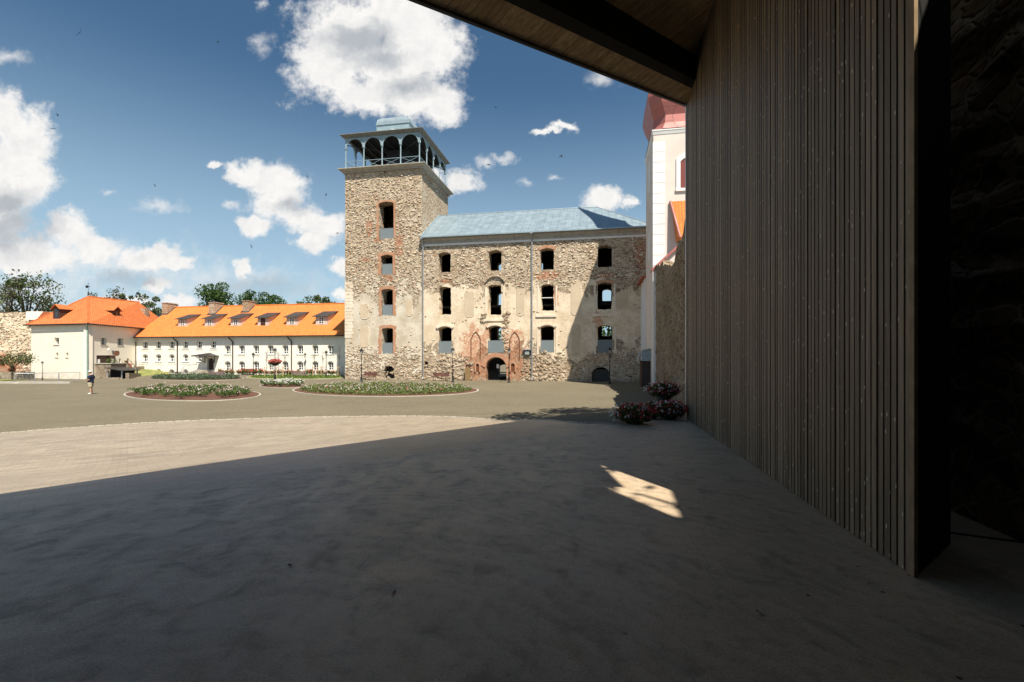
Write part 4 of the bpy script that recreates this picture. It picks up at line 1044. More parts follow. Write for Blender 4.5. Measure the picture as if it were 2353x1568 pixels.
# ------------------------------------------------------------------ long white building
LO = Vector((0, 67.2, 0))
lf = lambda u, v: fac(u, v, LO)
LS0, LS1 = fs(313, LO), fs(793, LO)+3
LE = 6.25
lb = thing('long_building', 'long cream rendered building with an orange pantile roof and a row of dormers', 'building', LO, -TH)
wins = []
def wrect(X, t_, b_, w_=46): return rect(Z2, X-w_/2, X+w_/2, t_, b_, LO)
for X in (195, 332, 470, 612, 756, 900): wins.append(wrect(X, 752-(X-195)*.008, 828-(X-195)*.008))
for X in (195, 332, 470, 613, 758): wins.append(wrect(X, 892, 965))
for X in (335, 470, 612): wins.append(wrect(X, 1048, 1090, 42))
for X in (1048, 1195, 1342, 1492, 1645, 1798, 1955, 2112): wins.append(wrect(X, 794, 886, 50)); wins.append(wrect(X, 966, 1054, 50))
hs = []
for q in wins: hs.append(arch(q[0]-.11, q[1]+.07, q[2], q[3]+.1, .26, 6, .0))
dq = rect(Z2, 836, 903, 925, 1048, LO); hs.append(arch(*dq, .35, 6))
rj_ = random.Random(90); hs = [[(x+rj_.uniform(-.004, .004), z+rj_.uniform(-.004, .004)) for x, z in h_] for h_ in hs]
part('front_wall', wallmesh([(LS0, -.6), (LS1, -.6), (LS1, LE), (LS0, LE)], hs, 0, .9), M['cream'], lb)
part('rear_wall', MB().box(LS0, LS1, 11.1, 12, -.6, LE), M['cream'], lb)
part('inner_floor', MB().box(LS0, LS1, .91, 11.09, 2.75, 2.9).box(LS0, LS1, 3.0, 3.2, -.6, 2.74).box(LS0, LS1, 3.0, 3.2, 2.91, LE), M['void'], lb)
mf, mg = MB(), None
for i, q in enumerate(wins):
    x0, x1, z0, z1 = q; y = .30; f_ = MB(); w5 = .042
    f_.box(x0-.12, x0-.02, y, y+.06, z0, z1).box(x1, x1+.07, y, y+.06, z0, z1)
    f_.box((x0+x1)/2-w5, (x0+x1)/2+w5, y-.02, y+.05, z0, z1+.02).box(x0, x1, y, y+.06, z0, z0+.08)
    f_.prismy(arch(x0-.12, x1+.12, z1-.22, z1+.1, .26, 6)[2:]+[(x0-.1, z1-.2), (x1+.1, z1-.2)][0:0]+[(x0+.05, z1-.17), (x1-.05, z1-.17)], y, y+.05)
    nr_ = 1 if z1-z0 < 1.3 else 2 if z1-z0 < 1.95 else 3
    for k_ in range(1, nr_+1): zz = z0+(z1-z0)*k_/(nr_+1)-.05; f_.box(x0, x1, y+.005, y+.04, zz-.03, zz+.03)
    wo = part('window', f_, M['white'], lb)
    part('pane', MB().box(x0-.1, x1+.1, y+.07, y+.08, z0, z1+.05), M['pane'], wo)
    part('sill', MB().box(x0-.25, x1+.25, -.09, .4, z0-.09, z0-.004) if z0 > 1.2 or z1 > 2.2 else MB().box(x0-.2, x1+.2, -.03, .4, z0-.05, z0-.004), M['white'], wo)
    if z0 > 1.2 or z1-z0 > 1.3:
        part('apron', MB().box(x0-.42, x1+.42, -.035, -.0, z0-.42, z0-.35), M['cream'], wo)
# door, porch, steps
dr = MB().prismy(arch(dq[0]+.1, dq[1]-.1, dq[2], dq[3]-.08, .3, 6), .3, .36)
d_ = part('door', dr, M['dkwood'], lb)
part('door_glazing', MB().box(dq[0]+.45, (dq[0]+dq[1])/2-.12, .285, .298, dq[2]+1.2, dq[3]-.5).box((dq[0]+dq[1])/2+.12, dq[1]-.45, .285, .298, dq[2]+1.2, dq[3]-.5), M['pane'], d_)
pc0, pc1 = rect(Z2, 775, 960, 880, 905, LO)[0:2]; pz = lf(*Z2(870, 905))[1]; pz1 = lf(*Z2(870, 878))[1]
pr = MB(); pm0, pm1 = pc0+1.3, pc1-1.5
pr.v = [(pc0, -2.0, pz), (pc1, -2.0, pz), (pm1, -.0, pz1), (pm0, -.0, pz1), (pc0, 0, pz), (pc1, 0, pz), (pc0, -2.0, pz-.1), (pc1, -2.0, pz-.1), (pc0, 0, pz-.1), (pc1, 0, pz-.1)]
pr.f = [(0, 1, 2, 3), (0, 3, 4), (1, 5, 2), (0, 6, 7, 1), (0, 4, 8, 6), (1, 7, 9, 5), (6, 8, 9, 7)]
for i in range(9):
    a = i/8; pr.tube((pc0+(pc1-pc0)*a, -2.02, pz+.02), (pm0+(pm1-pm0)*a, -.02, pz1+.02), .035, None, 4)
po = part('porch_canopy', pr, M['blackroof'], lb)
part('bracket', MB().tube((pc0+.7, -.02, pz-1.1), (pc0+.7, -1.8, pz-.12), .05).tube((pc0+.7, -.04, pz-1.1), (pc0+.7, -.04, pz-.1), .05).tube((pc1-.9, -.02, pz-1.1), (pc1-.9, -1.8, pz-.12), .05).tube((pc1-.9, -.04, pz-1.1), (pc1-.9, -.04, pz-.1), .05), M['dkmetal'], po)
sp0, sp1 = rect(Z2, 735, 880, 1045, 1085, LO)[0:2]; ns = 5; zt = dq[2]
stp = MB()
for i in range(ns): stp.box(sp0+.25*i, sp1, -1.3-.32*(ns-i), -.0, zt*i/ns-.3 if i == 0 else zt*i/ns, zt*(i+1)/ns)
part('steps', stp, simple('worn_concrete_steps', (.40,.36,.30), .9), lb)
hr = MB()
for i in range(10): x = sp0-.3+.3*i; h0 = .0; hr.tube((x, -2.6, zt*.5*min(1, i/5)), (x, -2.6, zt*.5*min(1, i/5)+.95+.05*i), .02, None, 4)
hr.path([(sp0-.5, -2.6, .2), (sp0-.45, -2.6, .7), (sp0+.2, -2.6, 1.35), (sp0+2.4, -2.6, zt+1.0)], .03)
part('handrail', hr, M['greypipe'], lb)
# roof
rd = 6.2; RZL = 11.75; ov_ = .55
lr = MB(); xl = LS0-.3
lr.v = [(xl, -ov_, LE-.12), (LS1, -ov_, LE-.12), (LS1, rd, RZL), (xl+1.0, rd, RZL), (LS1, 12+ov_, LE-.12), (xl, 12+ov_, LE-.12)]
sub = 1
lr.f = [(0, 1, 2, 3), (3, 2, 4, 5), (0, 3, 5), (1, 4, 2)]
ro = part('roof', lr, M['tile'], lb)
rgd = MB()
for i in range(150): x = xl+1+(LS1-xl-1)*i/150; rgd.tube((x, rd, RZL+.02), (x+(LS1-xl-1)/150*.9, rd, RZL+.05), .13, .11, 6)
part('ridge_tiles', rgd, M['tile'], ro)
part('gutter', MB().box(xl, LS1, -ov_-.16, -ov_-.01, LE-.26, LE-.10), M['brownpipe'], lb)
part('soffit', MB().box(xl+.3, LS1, -ov_+.01, -.003, LE-.22, LE-.16), M['dkwood'], lb)
for X in (102, 533, 1105, 1712):
    s_, _ = lf(*Z2(X, 900))
    part('downpipe', MB().path([(s_-.35, -ov_-.08, LE-.2), (s_-.3, -ov_+.02, LE-.45), (s_, -.12, LE-1.0), (s_, -.12, .35), (s_-.25, -.3, .1)], .085), M['brownpipe'], lb)
part('plinth_line', MB().box(LS0+.1, lf(*Z2(730, 1080))[0], -.04, .02, .28, .36), simple('dark_plinth_edge', (.12,.10,.09), .9), lb)
def rz_at(y): return LE-.12+(RZL-LE+.12)*(y+ov_)/(rd+ov_)
slope = (RZL-LE+.12)/(rd+ov_)
M['dormw'] = render_mat('pinkish_dormer_render', (.62,.50,.44), (.56,.45,.40))
def roof_y(u, v):              # local depth where pixel ray meets front roof slope
    for i in range(700):
        y = -ov_+i*.01; s_, z = fac(u, v, LO, y)
        if z <= rz_at(y): return s_, y, z
    return s_, y, z
dorms = []
for n_, (X, Yb, Yt) in enumerate(((578, 600, 545), (856, 598, 541), (1128, 596, 538), (1410, 592, 527), (1710, 588, 528), (2015, 584, 524))):
    s_, y, z = roof_y(*Z2(X+3, Yb)); hw = .62+.11*n_/5; dh = 1.25+.1*n_/5
    yb = y+(dh+.25)/slope*1.55
    zr = z+dh
    dmo = MB()   # cheeks + front
    w_ = hw+.28
    ybk = (rz_at(0)-rz_at(0))
    # back end where dormer roof (slope .22) meets main roof
    k_ = .34; L = dh/(slope-k_)
    dmo.add([(s_-w_, y, z-.05), (s_+w_, y, z-.05), (s_+w_, y, zr), (s_-w_, y, zr), (s_-w_, y+L, zr+k_*L), (s_+w_, y+L, zr+k_*L)], [(0, 1, 2, 3), (1, 5, 2), (0, 3, 4), (3, 2, 5, 4)])
    do = part('dormer', dmo, M['dormw'], lb)
    rfm = MB(); e_ = .42; a = (s_-w_-e_, y-.35, zr-k_*.35+.02); b2 = (s_+w_+e_*.6, y-.35, zr-k_*.35+.02); c2 = (s_+w_+e_*.6, y+L+.1, zr+k_*(L+.1)+.04); d2 = (s_-w_-e_, y+L+.1, zr+k_*(L+.1)+.04)
    rfm.hexa([a, b2, c2, d2]+[(p_[0], p_[1], p_[2]+.08) for p_ in (a, b2, c2, d2)])
    part('dormer_roof', rfm, M['blackroof'], do)
    fw = MB(); zz0, zz1 = z+.14, zr-.12
    if n_ != 3:
        fw.box(s_-hw*.62, s_-hw*.5, y-.04, y-.005, zz0, zz1).box(s_+hw*.5, s_+hw*.62, y-.04, y-.005, zz0, zz1).box(s_-.04, s_+.04, y-.05, y-.005, zz0, zz1).box(s_-hw*.62, s_+hw*.62, y-.045, y-.005, zz1-.08, zz1).box(s_-hw*.62, s_+hw*.62, y-.045, y-.005, zz0, zz0+.08)
        for k2 in (1, 2): fw.box(s_-hw*.6, s_+hw*.6, y-.042, y-.005, zz0+(zz1-zz0)*k2/3-.02, zz0+(zz1-zz0)*k2/3+.02)
        wo = part('dormer_window', fw, M['white'], do); part('pane', MB().box(s_-hw*.6, s_+hw*.6, y-.012, y-.003, zz0, zz1), M['pane'], wo)
    else:
        part('dormer_hatch', MB().box(s_-hw*.62, s_+hw*.62, y-.02, y-.003, zz0-.1, zz1), M['dkwood'], do, label='dark open dormer hatch')
M['chim'] = stone_mat('pale_brick_chimney', None, None, 1.15, 6.0, tint=(1,.94,.92))
for (X0, X1, Yt, Yb) in ((367, 465, 362, 470), (852, 945, 356, 472), (1199, 1290, 340, 448)):
    s0, _ = lf(*Z2(X0, 400)); u, v = Z2(X0+8, Yb); s_, y, z = roof_y(u, v)
    wdt = 1.15; sA = s_-.15; zt_ = fac(*Z2(X0+20, Yt), LO, y)[1]
    cb = MB().box(sA, sA+wdt, y, y+2.0, z-.3, zt_).box(sA-.07, sA+wdt+.07, y-.07, y+2.07, zt_+.003, zt_+.14)
    co = part('chimney', cb, M['chim'], lb)
    part('flashing', MB().hexa([(sA-.22, y-.25, rz_at(y-.25)+.01), (sA+wdt+.22, y-.25, rz_at(y-.25)+.01), (sA+wdt+.22, y+2.1, rz_at(y+2.1)+.01), (sA-.22, y+2.1, rz_at(y+2.1)+.01), (sA-.22, y-.25, rz_at(y-.25)+.06), (sA+wdt+.22, y-.25, rz_at(y-.25)+.06), (sA+wdt+.22, y+2.1, rz_at(y+2.1)+.06), (sA-.22, y+2.1, rz_at(y+2.1)+.06)]), M['blackroof'], co)

# ------------------------------------------------------------------ corner building (hipped)
cbk = thing('corner_building', 'cream corner house with a hipped orange tiled roof and two small pointed dormers', 'building', (0, 0, 0))
K = Vector((-62.3, 69.0, 0)); LL = Vector((-73.5, 71.75, 0)); RR_ = Vector((-63.3, 81.5, 0)); BL = Vector((-74.5, 88, 0)); BR = Vector((-63.8, 88, 0))
CE = 7.9-.02; CG = -.75
foot = [LL, K, RR_, BR, BL]
ew = EYE+ (HY-742.4)/F*69.0
CE = ew
fl_dir = (K-LL).normalized(); fl_len = (K-LL).length
sd_dir = (RR_-K).normalized(); sd_len = (RR_-K).length
def on_face(O, d, u, v):           # pixel -> (t, z) on vertical face through O with direction d
    k = (u-CX)/F; t_ = (k*O.y-O.x)/(d.x-k*d.y); Y = O.y+d.y*t_
    return t_, EYE-(v-HY)/F*Y
def face_obj(name, O, d): 
    e_ = bpy.data.objects.new(name, None); return e_
def fplace(o, O, d): o.location = (O.x, O.y, 0); o.rotation_euler = (0, 0, math.atan2(d.y, d.x)); return o
def frect(Zf, l, r, t_, b_, O, d):
    (u0, v0), (u1, v1) = Zf(l, t_), Zf(r, b_); a, _ = on_face(O, d, u0, v0); b2, _ = on_face(O, d, u1, v1); um = (u0+u1)/2
    return a, b2, on_face(O, d, um, v1)[1], on_face(O, d, um, v0)[1]
fw1 = frect(Z1, 560, 610, 815, 888, LL, fl_dir); fw2 = frect(Z1, 578, 601, 970, 1018, LL, fl_dir); fw3 = frect(Z1, 684, 706, 970, 1018, LL, fl_dir)
o = part('front_wall', wallmesh([(0, CG), (fl_len, CG), (fl_len, CE), (0, CE)], [arch(*q, .01, 2) for q in (fw1, fw2, fw3)], 0, .6), M['cream2'], cbk); fplace(o, LL, fl_dir)
sw1 = frect(Z1, 1042, 1106, 815, 888, K, sd_dir); sw2 = frect(Z1, 1215, 1276, 820, 890, K, sd_dir); sw3 = frect(Z1, 1230, 1252, 1030, 1072, K, sd_dir); sw4 = frect(Z1, 1313, 1335, 1030, 1072, K, sd_dir)
dt = frect(Z8, 622, 1090, 372, 640, K, sd_dir)
o2 = part('side_wall', wallmesh([(0, CG), (sd_len, CG), (sd_len, CE), (0, CE)], [arch(*q, .01, 2) for q in (sw1, sw2, sw3, sw4, dt)], 0, .6), M['cream2'], cbk); fplace(o2, K, sd_dir)
part('rear_wall', MB().prism([(BR.x, BR.y), (RR_.x-.65, RR_.y), (RR_.x-.65, RR_.y+.3), (BL.x, BL.y), (LL.x, LL.y+.62), (LL.x+.3, LL.y+.62), (BL.x+.6, BL.y-.6), (BR.x-1, BR.y-.6)][0:4][0:0] or [(LL.x, LL.y+.65), (LL.x+.5, LL.y+.65), (BL.x+.5, BL.y), (BL.x, BL.y)], CG, CE), M['cream2'], cbk)
part('inner_wall', MB().box(LL.x+2, K.x-1.3, 74.5, 75.0, CG, CE), M['void'], cbk)
def bwin(q, O, d, bars=True):
    x0, x1, z0, z1 = q; f_ = MB(); y = .34
    f_.box(x0, x0+.05, y, y+.05, z0, z1).box(x1-.05, x1, y, y+.05, z0, z1).box(x0, x1, y, y+.05, z1-.06, z1).box(x0, x1, y, y+.05, z0, z0+.06).box((x0+x1)/2-.03, (x0+x1)/2+.03, y, y+.05, z0, z1)
    if x1-x0 > .5:
        for k_ in (1, 2, 3): f_.box(x0, x1, y+.01, y+.04, z0+(z1-z0)*k_/4-.02, z0+(z1-z0)*k_/4+.02)
    w_ = part('window', f_, M['white'], cbk); fplace(w_, O, d)
    part('pane', MB().box(x0, x1, y+.055, y+.065, z0, z1), M['pane'], w_); part('sill', MB().box(x0-.08, x1+.08, -.08, .33, z0-.07, z0-.003), M['kerb'], w_)
for q in (fw1, fw2, fw3): bwin(q, LL, fl_dir)
for q in (sw1, sw2, sw3, sw4): bwin(q, K, sd_dir)
# door
db = MB(); x0, x1, z0, z1 = dt
db.box(x0+.02, x1-.02, .1, .14, z0, z1)
o = part('door', db, M['dkwood'], cbk); fplace(o, K, sd_dir)
part('door_leaf', MB().box(x1-1.1, x1+.02, -.12, -.06, z0, z1-.05), simple('maroon_door', (.09,.02,.022), .5), o)
part('notice', MB().box(x0+.35, x0+.75, .06, .09, z1-1.2, z1-.6).box(x1-.85, x1-.35, -.15, -.125, z1-1.15, z1-.5), M['white'], o)
# roof
A_ = Vector((-.9026*75.6, 75.6, EYE+138/F*75.6)); B_ = Vector(((319-CX)/F*83.5, 83.5, 0)); B_.z = A_.z
def ovh(p, dx, dy): return (p.x+dx, p.y+dy, CE-.1)
eL, eK, eR, eBR, eBL = ovh(LL, -.45, -.35), ovh(K, .42, -.5), ovh(RR_, .5, .3), ovh(BR, .5, .6), ovh(BL, -.5, .5)
rm_ = MB(); rm_.v = [eL, eK, eR, eBR, eBL, tuple(A_), tuple(B_), (BL.x+5, B_.y, A_.z)]
rm_.f = [(0, 1, 5), (1, 2, 6, 5), (2, 3, 6), (3, 4, 5, 6), (4, 0, 5)]
ro = part('roof', rm_, M['tile2'], cbk)
hpz = MB()
for a, b2 in ((eK, A_), (A_, B_), (eL, A_), (B_, eR)):
    a, b2 = Vector(a), Vector(b2); n_ = int((b2-a).length/.35)
    for i in range(n_): hpz.tube(a.lerp(b2, i/n_)+Vector((0,0,.03)), a.lerp(b2, (i+.92)/n_)+Vector((0,0,.05)), .12, .10, 6)
part('ridge_tiles', hpz, M['tile2'], ro)
part('gutter', MB().path([Vector(eL)+Vector((0,-.08,-.08)), Vector(eK)+Vector((.05,-.08,-.08)), Vector(eR)+Vector((.08,0,-.08))], .11, 6), M['brownpipe'], cbk)
part('downpipe', MB().path([Vector(eK)+Vector((-.1,-.05,-.15)), (K.x+.02, K.y-.15, CE-1.0), (K.x+.02, K.y-.15, -.4)], .10, 8), M['greenpipe'], cbk)
part('flashing', MB().hexa([Vector(B_)+Vector(q) for q in ((-.1,-.3,.05),(.35,-.3,.0),(.35,.3,.0),(-.1,.3,.05),(-.1,-.3,.2),(.35,-.3,.15),(.35,.3,.15),(-.1,.3,.2))] if False else [(LS0, 0, 0)]*0 or [Vector(eR)+Vector(q) for q in ((-.2,-.2,.0),(.2,-.2,.0),(.2,.2,.0),(-.2,.2,.0),(-.2,-.2,.1),(.2,-.2,.1),(.2,.2,.1),(-.2,.2,.1))]), M['blackroof'], cbk)
def plane_hit(tri, u, v):
    a, b2, c2 = [Vector(q) for q in tri]; n_ = (b2-a).cross(c2-a); o_ = Vector((0, 0, EYE)); d_ = Vector(((u-CX)/F, 1, -(v-HY)/F))
    return o_+d_*((a-o_).dot(n_)/d_.dot(n_))
for (X, Y, tri, dr_, nm) in ((585, 618, (eL, eK, A_), fl_dir, 0), (1205, 632, (eK, eR, A_), sd_dir, 1)):
    p_ = plane_hit(tri, *Z1(X, Y)); e_ = bpy.data.objects.new('dormer', None)
    w_, h_, L = .72, 1.5, 3.6
    body = MB().add([(-w_, 0, -.1), (w_, 0, -.1), (w_, 0, h_), (0, 0, h_+.55), (-w_, 0, h_), (-w_, L*.55, h_), (w_, L*.55, h_)], [(0, 1, 2, 3, 4), (1, 6, 2), (0, 4, 5)])
    do = part('dormer', body, M['dkwood'], cbk); do.location = p_; do.rotation_euler = (0, 0, math.atan2(dr_.y, dr_.x))
    rf = MB(); 
    for sgn in (-1, 1): rf.hexa([(0, -.25, h_+.62), (sgn*(w_+.22), -.25, h_-.08), (sgn*(w_+.22), L*.62, h_-.08), (0, L, h_+.62), (0, -.25, h_+.70), (sgn*(w_+.22), -.25, h_), (sgn*(w_+.22), L*.62, h_), (0, L, h_+.70)])
    part('dormer_roof', rf, M['tile2'], do)
    part('dormer_window', MB().box(-.25, .25, -.03, -.004, .15, h_-.1), M['pane'], do)
    part('flashing', MB().box(-w_-.1, w_+.15, -.12, -.035, -.16, -.06), M['zinc'], do)
ph = plane_hit((eK, eR, A_), *Z1(1490, 625)); part('chimney', MB().box(ph.x-.45, ph.x+.45, ph.y-.4, ph.y+.6, ph.z-.6, ph.z+1.9), M['chim'], cbk)
part('wall_lamp', MB().rev([(.12, 3.8), (.16, 3.95), (.05, 4.15)], 8, (K.x+.25, K.y+3.2)), M['white'], cbk)
def vane(base, H, label):
    v_ = thing('weathervane', label, 'weathervane', base)
    part('rod', MB().tube((0,0,-.4), (0,0,H), .035, .015, 6).rev([(.02,.5),(.16,.62),(.02,.78)], 8), M['black'], v_)
    part('vane_flag', MB().box(-.45, 0, -.012, .012, H*.62, H*.80).box(0, .3, -.012, .012, H*.69, H*.73).box(-.14, .14, -.01, .01, H*.90, H*.92), M['black'], v_)
vane(A_, EYE+(HY-((820+245/3.267)/1.3774))/F*75.6-A_.z, 'iron weathervane on the left peak of the corner house roof')
vane(B_, EYE+(HY-((820+318/3.267)/1.3774))/F*83.5-B_.z, 'iron weathervane at the far end of the corner house ridge')
# hanging round sign with cross bracket
hs_ = thing('hanging_sign', 'round brown inn sign hanging from an iron bracket beside the dark door', 'sign', (K.x, K.y, 0), math.atan2(sd_dir.y, sd_dir.x))
t1, zc = on_face(K, sd_dir, *Z8(1050, 320)); t2, zb = on_face(K, sd_dir, *Z8(1050, 262))
part('bracket', MB().box(t1-.1, t1-.04, -1.0, 0, zb-.03, zb+.03).box(t1-.12, t1-.02, -.12, -.04, zb-.45, zb+.1).box(t1-.3, t1+.16, -.1, -.05, zb-.16, zb-.1), M['black'], hs_)
part('disc', MB().tube((t1-.1, -.62, zc), (t1-.04, -.62, zc), .42, .42, 18), simple('brown_sign_disc', (.12,.05,.03), .6), hs_)
# terrace, cellar hatch, steps beside the corner house
M['lowst'] = stone_mat('grey_slab_masonry', None, None, .78, 3.6, tint=(.95,.97,1))
tz = thing('stone_terrace', 'rubble stone terrace with steps and cellar entrance below the dark inn door', 'terrace', (K.x, K.y, 0), math.atan2(sd_dir.y, sd_dir.x))
ta, tb = on_face(K, sd_dir, *Z8(560, 600))[0], on_face(K, sd_dir, *Z8(1090, 600))[0]
zT = on_face(K, sd_dir, *Z8(780, 568))[1]-.15
part('terrace_wall', MB().box(ta+.2, tb-.6, -2.2, -.01, -.8, zT), M['lowst'], tz)
part('coping', MB().box(ta+.1, tb-.6, -2.3, -.01, zT+.002, zT+.1), M['kerb'], tz)
sx_ = MB(); 
for i in range(7): sx_.box(tb-.6+.42*i, tb-.6+.42*(i+1), -2.2, -.01, -.8, zT-(zT+.1)*(i+1)/8)
part('steps', sx_, M['kerb'], tz)
part('step_wall', MB().prismy([(tb-.7, -.8), (tb+1.1, -.8), (tb+.8, zT*.4), (tb-.7, zT+.05)], -2.55, -2.21), M['lowst'], tz)
hd_ = MB(); hd_.hexa([(ta-1.0, -4.6, .72), (ta+2.9, -4.6, .72), (ta+2.9, -2.21, 1.15), (ta-1.0, -2.21, 1.15), (ta-1.0, -4.6, .84), (ta+2.9, -4.6, .84), (ta+2.9, -2.21, 1.27), (ta-1.0, -2.21, 1.27)])
part('hatch_roof', hd_, M['blackroof'], tz)
for (xa, ya) in ((ta-.6, -4.35), (ta-.6, -2.4), (ta+2.6, -4.35)): part('hatch_post', MB().box(xa, xa+.14, ya, ya+.14, -.8, .74), M['greypipe'], tz)
part('hatch_shade_box', MB().box(ta+.1, ta+2.5, -4.0, -2.25, -.8, .70), M['void'], tz)  # solid black box paints the darkness under the hatch roof
part('hatch_plinth', MB().box(ta-.7, ta-.5, -4.4, -2.25, -.8, -.25), M['lowst'], tz)
part('retaining_wall', MB().hexa([(ta-1.0, -5.6, -.8), (tb+1.2, -3.6, -.8), (tb+1.2, -3.2, -.8), (ta-1.0, -5.1, -.8), (ta-1.0, -5.6, .45), (tb+1.2, -3.6, .1), (tb+1.2, -3.2, .1), (ta-1.0, -5.1, .45)]), M['lowst'], tz)
part('far_wall', MB().box(tb+2.4, tb+6.6, -1.6, -1.2, -.8, 1.25), M['lowst'], tz)
hr = MB()
for i in range(9): hr.tube((tb+.9+.6*i, -1.5, .2), (tb+.9+.6*i, -1.5, 2.2), .025, None, 4)
hr.tube((tb+.9, -1.5, 1.6), (tb+5.8, -1.5, 1.6), .02, None, 4).tube((tb+2.6, -2.4, .1), (tb-.3, -2.4, 2.3), .03)
part('handrail', hr, M['dkmetal'], tz)
rpl = random.Random(31)
pp = MB().clump((ta+.6, -1.9, zT+.5), (.7,.5,.45), 160, .11, rpl)
o = part('planter_bush', pp, M['bed']); 
Mx = Matrix.Translation((K.x, K.y, 0)) @ Matrix.Rotation(math.atan2(sd_dir.y, sd_dir.x), 4, 'Z'); o.matrix_world = Mx
tag(o, 'leafy potted bush on the terrace wall left of the dark inn door', 'bush')
pt = thing('flower_pot', 'terracotta pot of red flowers beside the stone steps', 'pot', Mx @ Vector((tb-.2, -2.4, zT*.55)))
part('pot', MB().rev([(.16,0),(.24,.4)], 10), M['tile2'], pt); part('flowers', MB().clump((0,0,.6), (.32,.32,.25), 90, .08, rpl), M['red'], pt)

# grass mound in front
gmn = MB(); gc = G(305, 862); 
for j in range(9):
    r_ = j/8
    for i in range(28):
        a = 2*math.pi*i/28; x = gc.x+4.6*r_*math.cos(a)+1.0*r_*math.sin(a)*.3; y = gc.y+2.2+4.8*r_*math.sin(a)
        gmn.v.append((x, y, g(x, y)+.02+.75*(1-r_**2)**1.2*(1 if r_ < 1 else 0)))
gmn.f = [(j*28+i, j*28+(i+1) % 28, (j+1)*28+(i+1) % 28, (j+1)*28+i) for j in range(8) for i in range(28)]
m, t, b = newmat('dry_grass'); c = obj(t); n1 = t.noise(c, 1.2, 5); n2 = t.noise(c, 18, 4)
setb(t, b, t.mix(t.ss(n1, .35, .65), t.mix(n2, (.10,.13,.03), (.20,.23,.06)), (.30,.27,.11)), .95, 0, n2, .8, .05); M['grass'] = m
struct('grass_mound', gmn, M['grass'], True)

# ------------------------------------------------------------------ left ruin wall and its surroundings
M['ruinL'] = stone_mat('sunlit_fieldstone_ruin', 1.2, [(-79, 1.0, 3, 1.6)], 1.0, 2.2, zmid=6, zhalf=5)
lrw = thing('ruined_wall', 'tall sunlit fieldstone ruin wall with a brick arch at the left edge', 'stone wall', (0,0,0))
rl_ = random.Random(17); lw = MB(); xs_ = [-100+.8*i for i in range(33)]
def ltop(x): return EYE+(HY-(716+ (x+83)*.25*0))/F*73
cols = []
for x in xs_:
    yb_ = 73.5+(-73.6-x)*.12; tz_ = ltop(x)+rl_.uniform(-.12,.12)+(.0 if x < -76 else -.15)
    cols.append([(x, yb_+rl_.uniform(-.08,.08), -.8+(tz_+.8)*k_/16) for k_ in range(17)]+[(x, yb_+2.2, tz_), (x, yb_+2.2, -.8)])
nc = 19
for row in cols: lw.v += row
lw.f = [(i*nc+j, (i+1)*nc+j, (i+1)*nc+j+1, i*nc+j+1) for i in range(len(cols)-1) for j in range(nc-1)]
part('wall', lw, M['ruinL'], lrw)
part('coping', MB().hexa([(-75.6, 73.0, ltop(-75)-1.3), (-74.0, 73.0, ltop(-75)-1.3), (-74.0, 75.6, ltop(-75)-1.3), (-75.6, 75.6, ltop(-75)-1.3), (-75.6, 73.0, ltop(-75)), (-72.9, 73.0, ltop(-75)), (-72.9, 75.6, ltop(-75)), (-75.6, 75.6, ltop(-75))]), M['cream2'], lrw)
lr2 = MB()
for _ in range(1500):
    x = rl_.uniform(-90, -73.8); z = rl_.uniform(0, ltop(x)-.25); r_ = rl_.uniform(.08, .22); yy = 73.5+(-73.6-x)*.12
    if -84.2 < x < -78 and z < 3.8: continue
    vs_ = [(x+r_*1.4*s2*math.cos(a), yy-d2, z+r_*.75*s2*math.sin(a)) for s2, d2 in ((1, -.05), (.7, rl_.uniform(.06, .14))) for a in [i*math.pi/2.5 for i in range(5)]]
    lr2.add(vs_, [(i, (i+1) % 5, 5+(i+1) % 5, 5+i) for i in range(5)]+[tuple(range(5, 10))])
part('projecting_stones', lr2, M['paler'], lrw, kind='stuff')
part('brick_arch', MB().prismy(arch(-84, -78.2, -.6, 3.6, 2.4, 12)[2:]+arch(-83.3, -78.9, -.6, 2.9, 2.1, 12)[2:][::-1], 73.2, 74.0), M['brick'], lrw)
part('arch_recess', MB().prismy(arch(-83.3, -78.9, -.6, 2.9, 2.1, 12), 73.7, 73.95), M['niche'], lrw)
part('brick_buttress', MB().hexa([(-80.2,71.6,-.7),(-78.6,71.6,-.7),(-78.6,73.6,-.7),(-80.2,73.6,-.7),(-79.8,72.2,1.4),(-78.8,72.2,1.4),(-78.8,73.6,1.4),(-79.8,73.6,1.4)]), M['brick'], lrw)
lsw = MB().box(-86, -69.6, 67.9, 68.5, -.8, .62); o = part('low_stone_wall', lsw, M['lowst']); tag(o, 'low grey stone wall in front of the ruined wall at the far left', 'stone wall')
lg = MB()
lgp = [(-90, 62.5), (-68, 60.5), (-69.5, 67.5), (-90, 67.8)]
lg.prism(lgp, -.55, -.34); struct('lawn', lg, M['grass'])
struct('path_edge', MB().prism([(-90, 60.2), (-54, 57.3), (-54, 57.7), (-90, 60.7)], -.6, -.22), M['kerb'])
